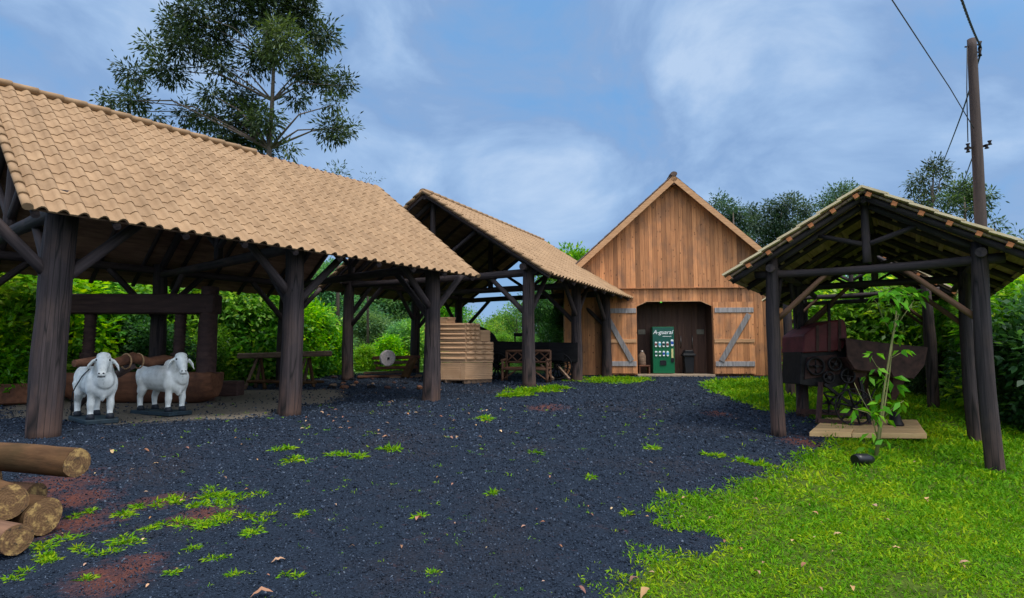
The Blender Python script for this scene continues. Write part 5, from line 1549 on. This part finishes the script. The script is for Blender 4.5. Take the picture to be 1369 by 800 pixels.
# ------------------------------------------------------------------ utility pole and lines
def pole():
    Y = 14.2; x = xat(1311, Y); g = gz(x, Y)
    r = thing('utility_pole', 'tall weathered wooden utility pole behind the small shed', 'pole', (x, Y, g))
    P = lambda px, py, dy=0: at(px, py, Y + dy) - Vector(r.location)
    top, mid = P(1299, 53), P(1309, 298)
    log('mast', (mid.x + (mid.x - top.x) * .55, 0, -.3), top, .155, .10, M['pole'], r, 14, .02)
    for px, py, s in ((1308, 60, 1), (1308, 70, 1)):
        m = MB(); p = P(px, py); m.beam(P(1300, py), P(1310, py), .03, .03); m.tube([P(1310, py - 4), P(1310, py - 1), P(1310, py + 2), P(1310, py + 5)], [.045, .03, .03, .045], 10); m.build('insulator', M['dark_iron'], r)
    m = MB(); m.beam(P(1290, 199), P(1320, 195), .04, .05); m.build('bracket', M['dark_iron'], r)
    for px, py in ((1292, 196), (1292, 202), (1317, 197), (1321, 192)):
        m = MB(); p = P(px, py); m.tube([p + Vector((0, -.05, -.05)), p + Vector((0, -.05, -.015)), p + Vector((0, -.05, .015)), p + Vector((0, -.05, .05))], [.05, .03, .03, .05], 10); m.build('insulator', M['dark_iron'], r)
    m = MB(); m.tube([P(1293, 63, -.1), P(1292.5, 120, -.12), P(1294, 190, -.12)], .012, 6); m.build('drop_cable', M['wire'], r)
    m = MB(); m.beam(P(1290, 63, 0), P(1299, 62, 0), .03, .03); m.build('pin', M['dark_iron'], r)
    def line(label, pts, rad, sag=0, twist=False):
        pts = [Vector(p) for p in pts]; n = 40; path = []
        for i in range(n + 1):
            t = i / n; k = t * (len(pts) - 1); j = min(int(k), len(pts) - 2); p = pts[j].lerp(pts[j + 1], k - j)
            path.append(p - Vector((0, 0, sag * 4 * t * (1 - t))))
        m = MB()
        if twist:
            for ph in (0, 2.1, 4.2):
                L_ = (pts[-1] - pts[0]).length; nn = int(L_ / .06)
                q = []
                for i in range(nn + 1):
                    t = i / nn; p = pts[0].lerp(pts[-1], t) - Vector((0, 0, sag * 4 * t * (1 - t))); a = ph + i * .5
                    q.append(p + Vector((math.cos(a) * rad, math.sin(a) * rad * .6, math.sin(a) * rad * .6)))
                m.tube(q, rad * .75, 5)
        else: m.tube(path, rad, 6)
        c = pts[0].copy(); m.v = [tuple(Vector(v) - c) for v in m.v]
        tag(m.build('power_line', M['wire'], None, Matrix.Translation(c)), label, 'cable')
    W_ = lambda px, py, dy=0: at(px, py, Y + dy)
    line('thin straight cable running down from the upper left to the utility pole', [W_(1302, 172, -.12), at(1270, 118, 12.0), at(1140, -80, 7.5)], .010)
    line('thick twisted cable leaving the top of the utility pole to the sky', [W_(1311, 62, -.02), at(1276, -30, 9.5)], .016, .12, True)
    line('cable sloping from the pole top down behind the gum trees', [W_(1310, 75), at(1285, 150, 20), at(1262, 214, 30)], .022, .1)
    line('short cable from the pole down behind the shed roof', [W_(1302, 205), at(1291, 236, 18), at(1280, 262, 24)], .014)
pole()

# ------------------------------------------------------------------ lawn, weeds, stones, fallen leaves
def scatter(n, y0, y1, half):
    """points spread evenly in the picture's depth: denser near the viewer, on the ground plane"""
    y = 1 / RNG.uniform(1 / y1, 1 / y0, n) if False else np.exp(RNG.uniform(np.log(y0), np.log(y1), n))
    x = RNG.uniform(-half, half, n) * (y + .8)
    return x, y

def near_bumps(x, y):
    near = np.exp(-(np.hypot(x, y - 9) / 16) ** 4)
    return gz_arr(x, y) + near * (.018 * wob(x, y, 1.1) + .008 * wob(x, y, 3.7))

def lawn():
    x, y = scatter(700000, 2.9, 24, .98)
    sdv = poly_sd(x, y, LAWN) + .16 * wob(x, y) + .10 * wob(x, y, 3.1)
    thin = wob(x + 3, y, .9) * .5 + wob(x, y + 5, 2.3) * .5
    red = masks(x, y)[2]
    keep = (sdv > RNG.exponential(.13, len(x)) - .16) & (RNG.random(len(x)) < np.clip(.62 + .75 * thin, .10, 1)) & (RNG.random(len(x)) > red * .75)
    x, y, thin = x[keep], y[keep], thin[keep]
    if len(x) > 230000: x, y, thin = x[:260000], y[:260000], thin[:260000]
    n = len(x); z = near_bumps(x, y)
    k = np.clip(y / 5, .8, 3.0)
    P = np.stack([x, y, z - .004], -1)
    D = RNG.normal(size=(n, 3)); D[:, 2] = RNG.uniform(.35, 1.5, n)
    size = (.046 * k * RNG.uniform(.7, 1.3, n))[:, None]
    patch = .5 + .28 * wob(x * .9 + 1, y * .9, .8) + .15 * wob(x, y, 2.9)
    V, Fq, T = leaf_mesh('grass', P, D, size, .24, patch * .95 + .04 + RNG.normal(0, .17, n), .28)
    tag(link('lawn_grass', mesh_np('lawn_grass', V, Fq, False, {'tone': T}), L_GRASS), 'bright green broad bladed lawn grass on the right of the yard', 'grass', kind='stuff')
lawn()

def weeds():
    Ps, Ds, Sz = [], [], []
    for (cx, cy, rx, ry, a) in TW:
        n = int(np.clip(260 * rx * (ry + .1) * 14, 60, 2600))
        nc = max(2, int(n / 40)); c = RNG.normal(size=(nc, 2)) * .45; idx = RNG.integers(0, nc, n)
        u = c[idx] + RNG.normal(size=(n, 2)) * (.09 if rx > .2 else .2)
        x = cx + u[:, 0] * rx; y = cy + u[:, 1] * ry
        Ps.append(np.stack([x, y, near_bumps(x, y) - .003], -1))
        d = RNG.normal(size=(n, 3)); d[:, :2] += (u - c[idx]) * 6; d[:, 2] = RNG.uniform(.2, 1.1, n); Ds.append(d)
        Sz.append(np.full(n, .055 * np.clip(cy / 5, .85, 2.4)))
    n = 1500; x, y = scatter(n, 3.2, 14, .6); ok = (poly_sd(x, y, LAWN) < -.1); x, y = x[ok], y[ok]
    x = x[:260]; y = y[:260]
    for a, b in zip(x, y):
        m = RNG.integers(3, 9); xx = a + RNG.normal(0, .02, m); yy = b + RNG.normal(0, .02, m)
        Ps.append(np.stack([xx, yy, near_bumps(xx, yy)], -1)); d = RNG.normal(size=(m, 3)); d[:, 2] = .6; Ds.append(d); Sz.append(np.full(m, .03 * np.clip(b / 5, .8, 2)))
    P = np.concatenate(Ps); D = np.concatenate(Ds); S_ = np.concatenate(Sz)[:, None]
    V, Fq, T = leaf_mesh('weeds', P, D, S_, .22, RNG.normal(.55, .2, len(P)), .25)
    tag(link('weeds', mesh_np('weeds', V, Fq, False, {'tone': T}), L_GRASS), 'tufts of green weeds growing through the dark gravel', 'weeds', kind='stuff')
weeds()

def stones():
    t = (1 + 5 ** .5) / 2
    B = np.array([(-1, t, 0), (1, t, 0), (-1, -t, 0), (1, -t, 0), (0, -1, t), (0, 1, t), (0, -1, -t), (0, 1, -t), (t, 0, -1), (t, 0, 1), (-t, 0, -1), (-t, 0, 1)]) / 1.9
    Ft = np.array([(0, 11, 5), (0, 5, 1), (0, 1, 7), (0, 7, 10), (0, 10, 11), (1, 5, 9), (5, 11, 4), (11, 10, 2), (10, 7, 6), (7, 1, 8), (3, 9, 4), (3, 4, 2), (3, 2, 6), (3, 6, 8), (3, 8, 9), (4, 9, 5), (2, 4, 11), (6, 2, 10), (8, 6, 7), (9, 8, 1)])
    x, y = scatter(180000, 3.0, 24, .95)
    g, fl, rd, _ = masks(x, y)
    keep = (poly_sd(x, y, LAWN) < .05 + RNG.exponential(.05, len(x))) & (RNG.random(len(x)) > fl * .93) & (RNG.random(len(x)) > rd * .45)
    x, y = x[keep][:115000], y[keep][:115000]; n = len(x)
    s = (.0048 * np.clip(y / 4.2, .9, 3.2) * np.clip(RNG.lognormal(0, .32, n), .4, 1.9))[:, None, None]
    q = RNG.normal(size=(n, 4)); q /= np.linalg.norm(q, axis=1, keepdims=True); w, a, b, c = q.T
    Rm = np.stack([1 - 2 * (b * b + c * c), 2 * (a * b - w * c), 2 * (a * c + w * b), 2 * (a * b + w * c), 1 - 2 * (a * a + c * c), 2 * (b * c - w * a), 2 * (a * c - w * b), 2 * (b * c + w * a), 1 - 2 * (a * a + b * b)], -1).reshape(n, 3, 3)
    V = B[None] * RNG.uniform(.72, 1.25, (n, 12, 1)) * (np.array([1.25, 1, .65]) * RNG.uniform(.75, 1.25, (n, 1, 3)))
    V = np.einsum('nij,nkj->nki', Rm, V) * s
    V += np.stack([x, y, near_bumps(x, y) + s[:, 0, 0] * .35], -1)[:, None]
    Fq = (Ft[None] + (np.arange(n) * 12)[:, None, None]).reshape(-1, 3)
    m, nn, l, p = newmat('gravel_stone')
    at_ = nn.new('ShaderNodeAttribute'); at_.attribute_name = 'tone'
    cr = ramp(nn, [(0, (.003, .005, .009)), (.5, (.018, .027, .044)), (.84, (.046, .063, .094)), (1, (.095, .115, .15))]); l.new(at_.outputs['Fac'], cr.inputs['Fac'])
    l.new(cr.outputs['Color'], p.inputs['Base Color']); p.inputs['Roughness'].default_value = .85; p.inputs['Specular IOR Level'].default_value = .12
    tone = np.clip(RNG.normal(.45, .24, n), 0, 1)
    tag(link('gravel', mesh_np('gravel', V.reshape(-1, 3), Fq, False, {'tone': np.repeat(tone, 12)}), m), 'dark crushed stone gravel covering the yard', 'gravel', kind='stuff')
stones()

def dry_leaf_mesh(k):
    g = np.random.default_rng(50 + k); L_, W_ = .060, .024
    us = np.linspace(0, 1, 7); vs = []
    cu = g.uniform(.03, .2)
    for u in us:
        w = W_ * math.sin(math.pi * min(.98, max(.03, u ** .85))); z = .012 * math.sin(math.pi * u) * g.uniform(.6, 1.4)
        for s in (-1, 0, 1): vs.append((L_ * (u - .5), s * w / 2, z + abs(s) * w * cu))
    fs = [(i * 3 + j, i * 3 + j + 1, i * 3 + j + 4, i * 3 + j + 3) for i in range(6) for j in range(2)]
    m = MB(); m.add(vs, fs, g.uniform(.2, 1), True); me = m.mesh('fallen_leaf'); me.materials.append(M['dry_leaf']); return me
DL = [dry_leaf_mesh(k) for k in range(8)]
LG = [(560, 696, 1.9), (862, 800, 2.0), (848, 782, 1.6), (372, 752, 1.6), (150, 606, 1.8), (195, 604, 1.5), (1012, 770, 1.3), (1075, 760, 1.2), (1140, 792, 1.2), (915, 672, 1.3), (1010, 672, 1.2), (1170, 682, 1.6), (1240, 672, 1.8), (670, 548, 1.4), (640, 552, 1.3), (655, 562, 1.2),
      (690, 580, 1.2), (350, 797, 2.2), (470, 735, .9), (1120, 720, 1.2), (1060, 728, 1), (776, 794, 1.5), (735, 640, .9), (790, 690, .9), (605, 650, .9), (545, 556, 1.5), (855, 560, 1.2), (870, 620, 1), (430, 552, 1.8), (410, 560, 1.3), (520, 540, 1.3), (250, 600, 1.2), (1090, 690, 1),
      (950, 700, 1), (990, 740, 1.1), (1200, 740, 1.2), (1290, 760, 1.2), (585, 640, .8), (700, 705, .8), (725, 700, .8), (300, 640, 1), (330, 655, 1), (60, 600, 1.5), (208, 620, 1.2)]
for k in range(70):
    px, py = random.uniform(400, 700), 515 + 75 * random.random() ** 1.7
    LG.append((px, py, random.uniform(1.0, 1.7)))
for k in range(75):
    LG.append((random.uniform(60, 1300), 560 + 235 * random.random() ** 1.5, random.uniform(.35, .9)))
for i, (px, py, s) in enumerate(LG):
    c = gp(px, min(py, 798)); z = float(near_bumps(np.array([c.x]), np.array([c.y]))[0])
    onl = poly_sd(np.array([c.x]), np.array([c.y]), LAWN)[0] > 0
    o = bpy.data.objects.new('fallen_leaf', DL[i % 8]); COL.objects.link(o)
    o.location = (c.x, c.y, z + (.03 if onl else .014)); o.rotation_euler = (random.uniform(-.3, .3), random.uniform(-.3, .3), random.uniform(0, 6.28)); o.scale = (s,) * 3
    tag(o, 'dry tan leaf fallen on the lawn' if onl else 'dry tan leaf fallen on the gravel', 'leaf', 'fallen leaves on the lawn' if onl else 'fallen leaves on the gravel')
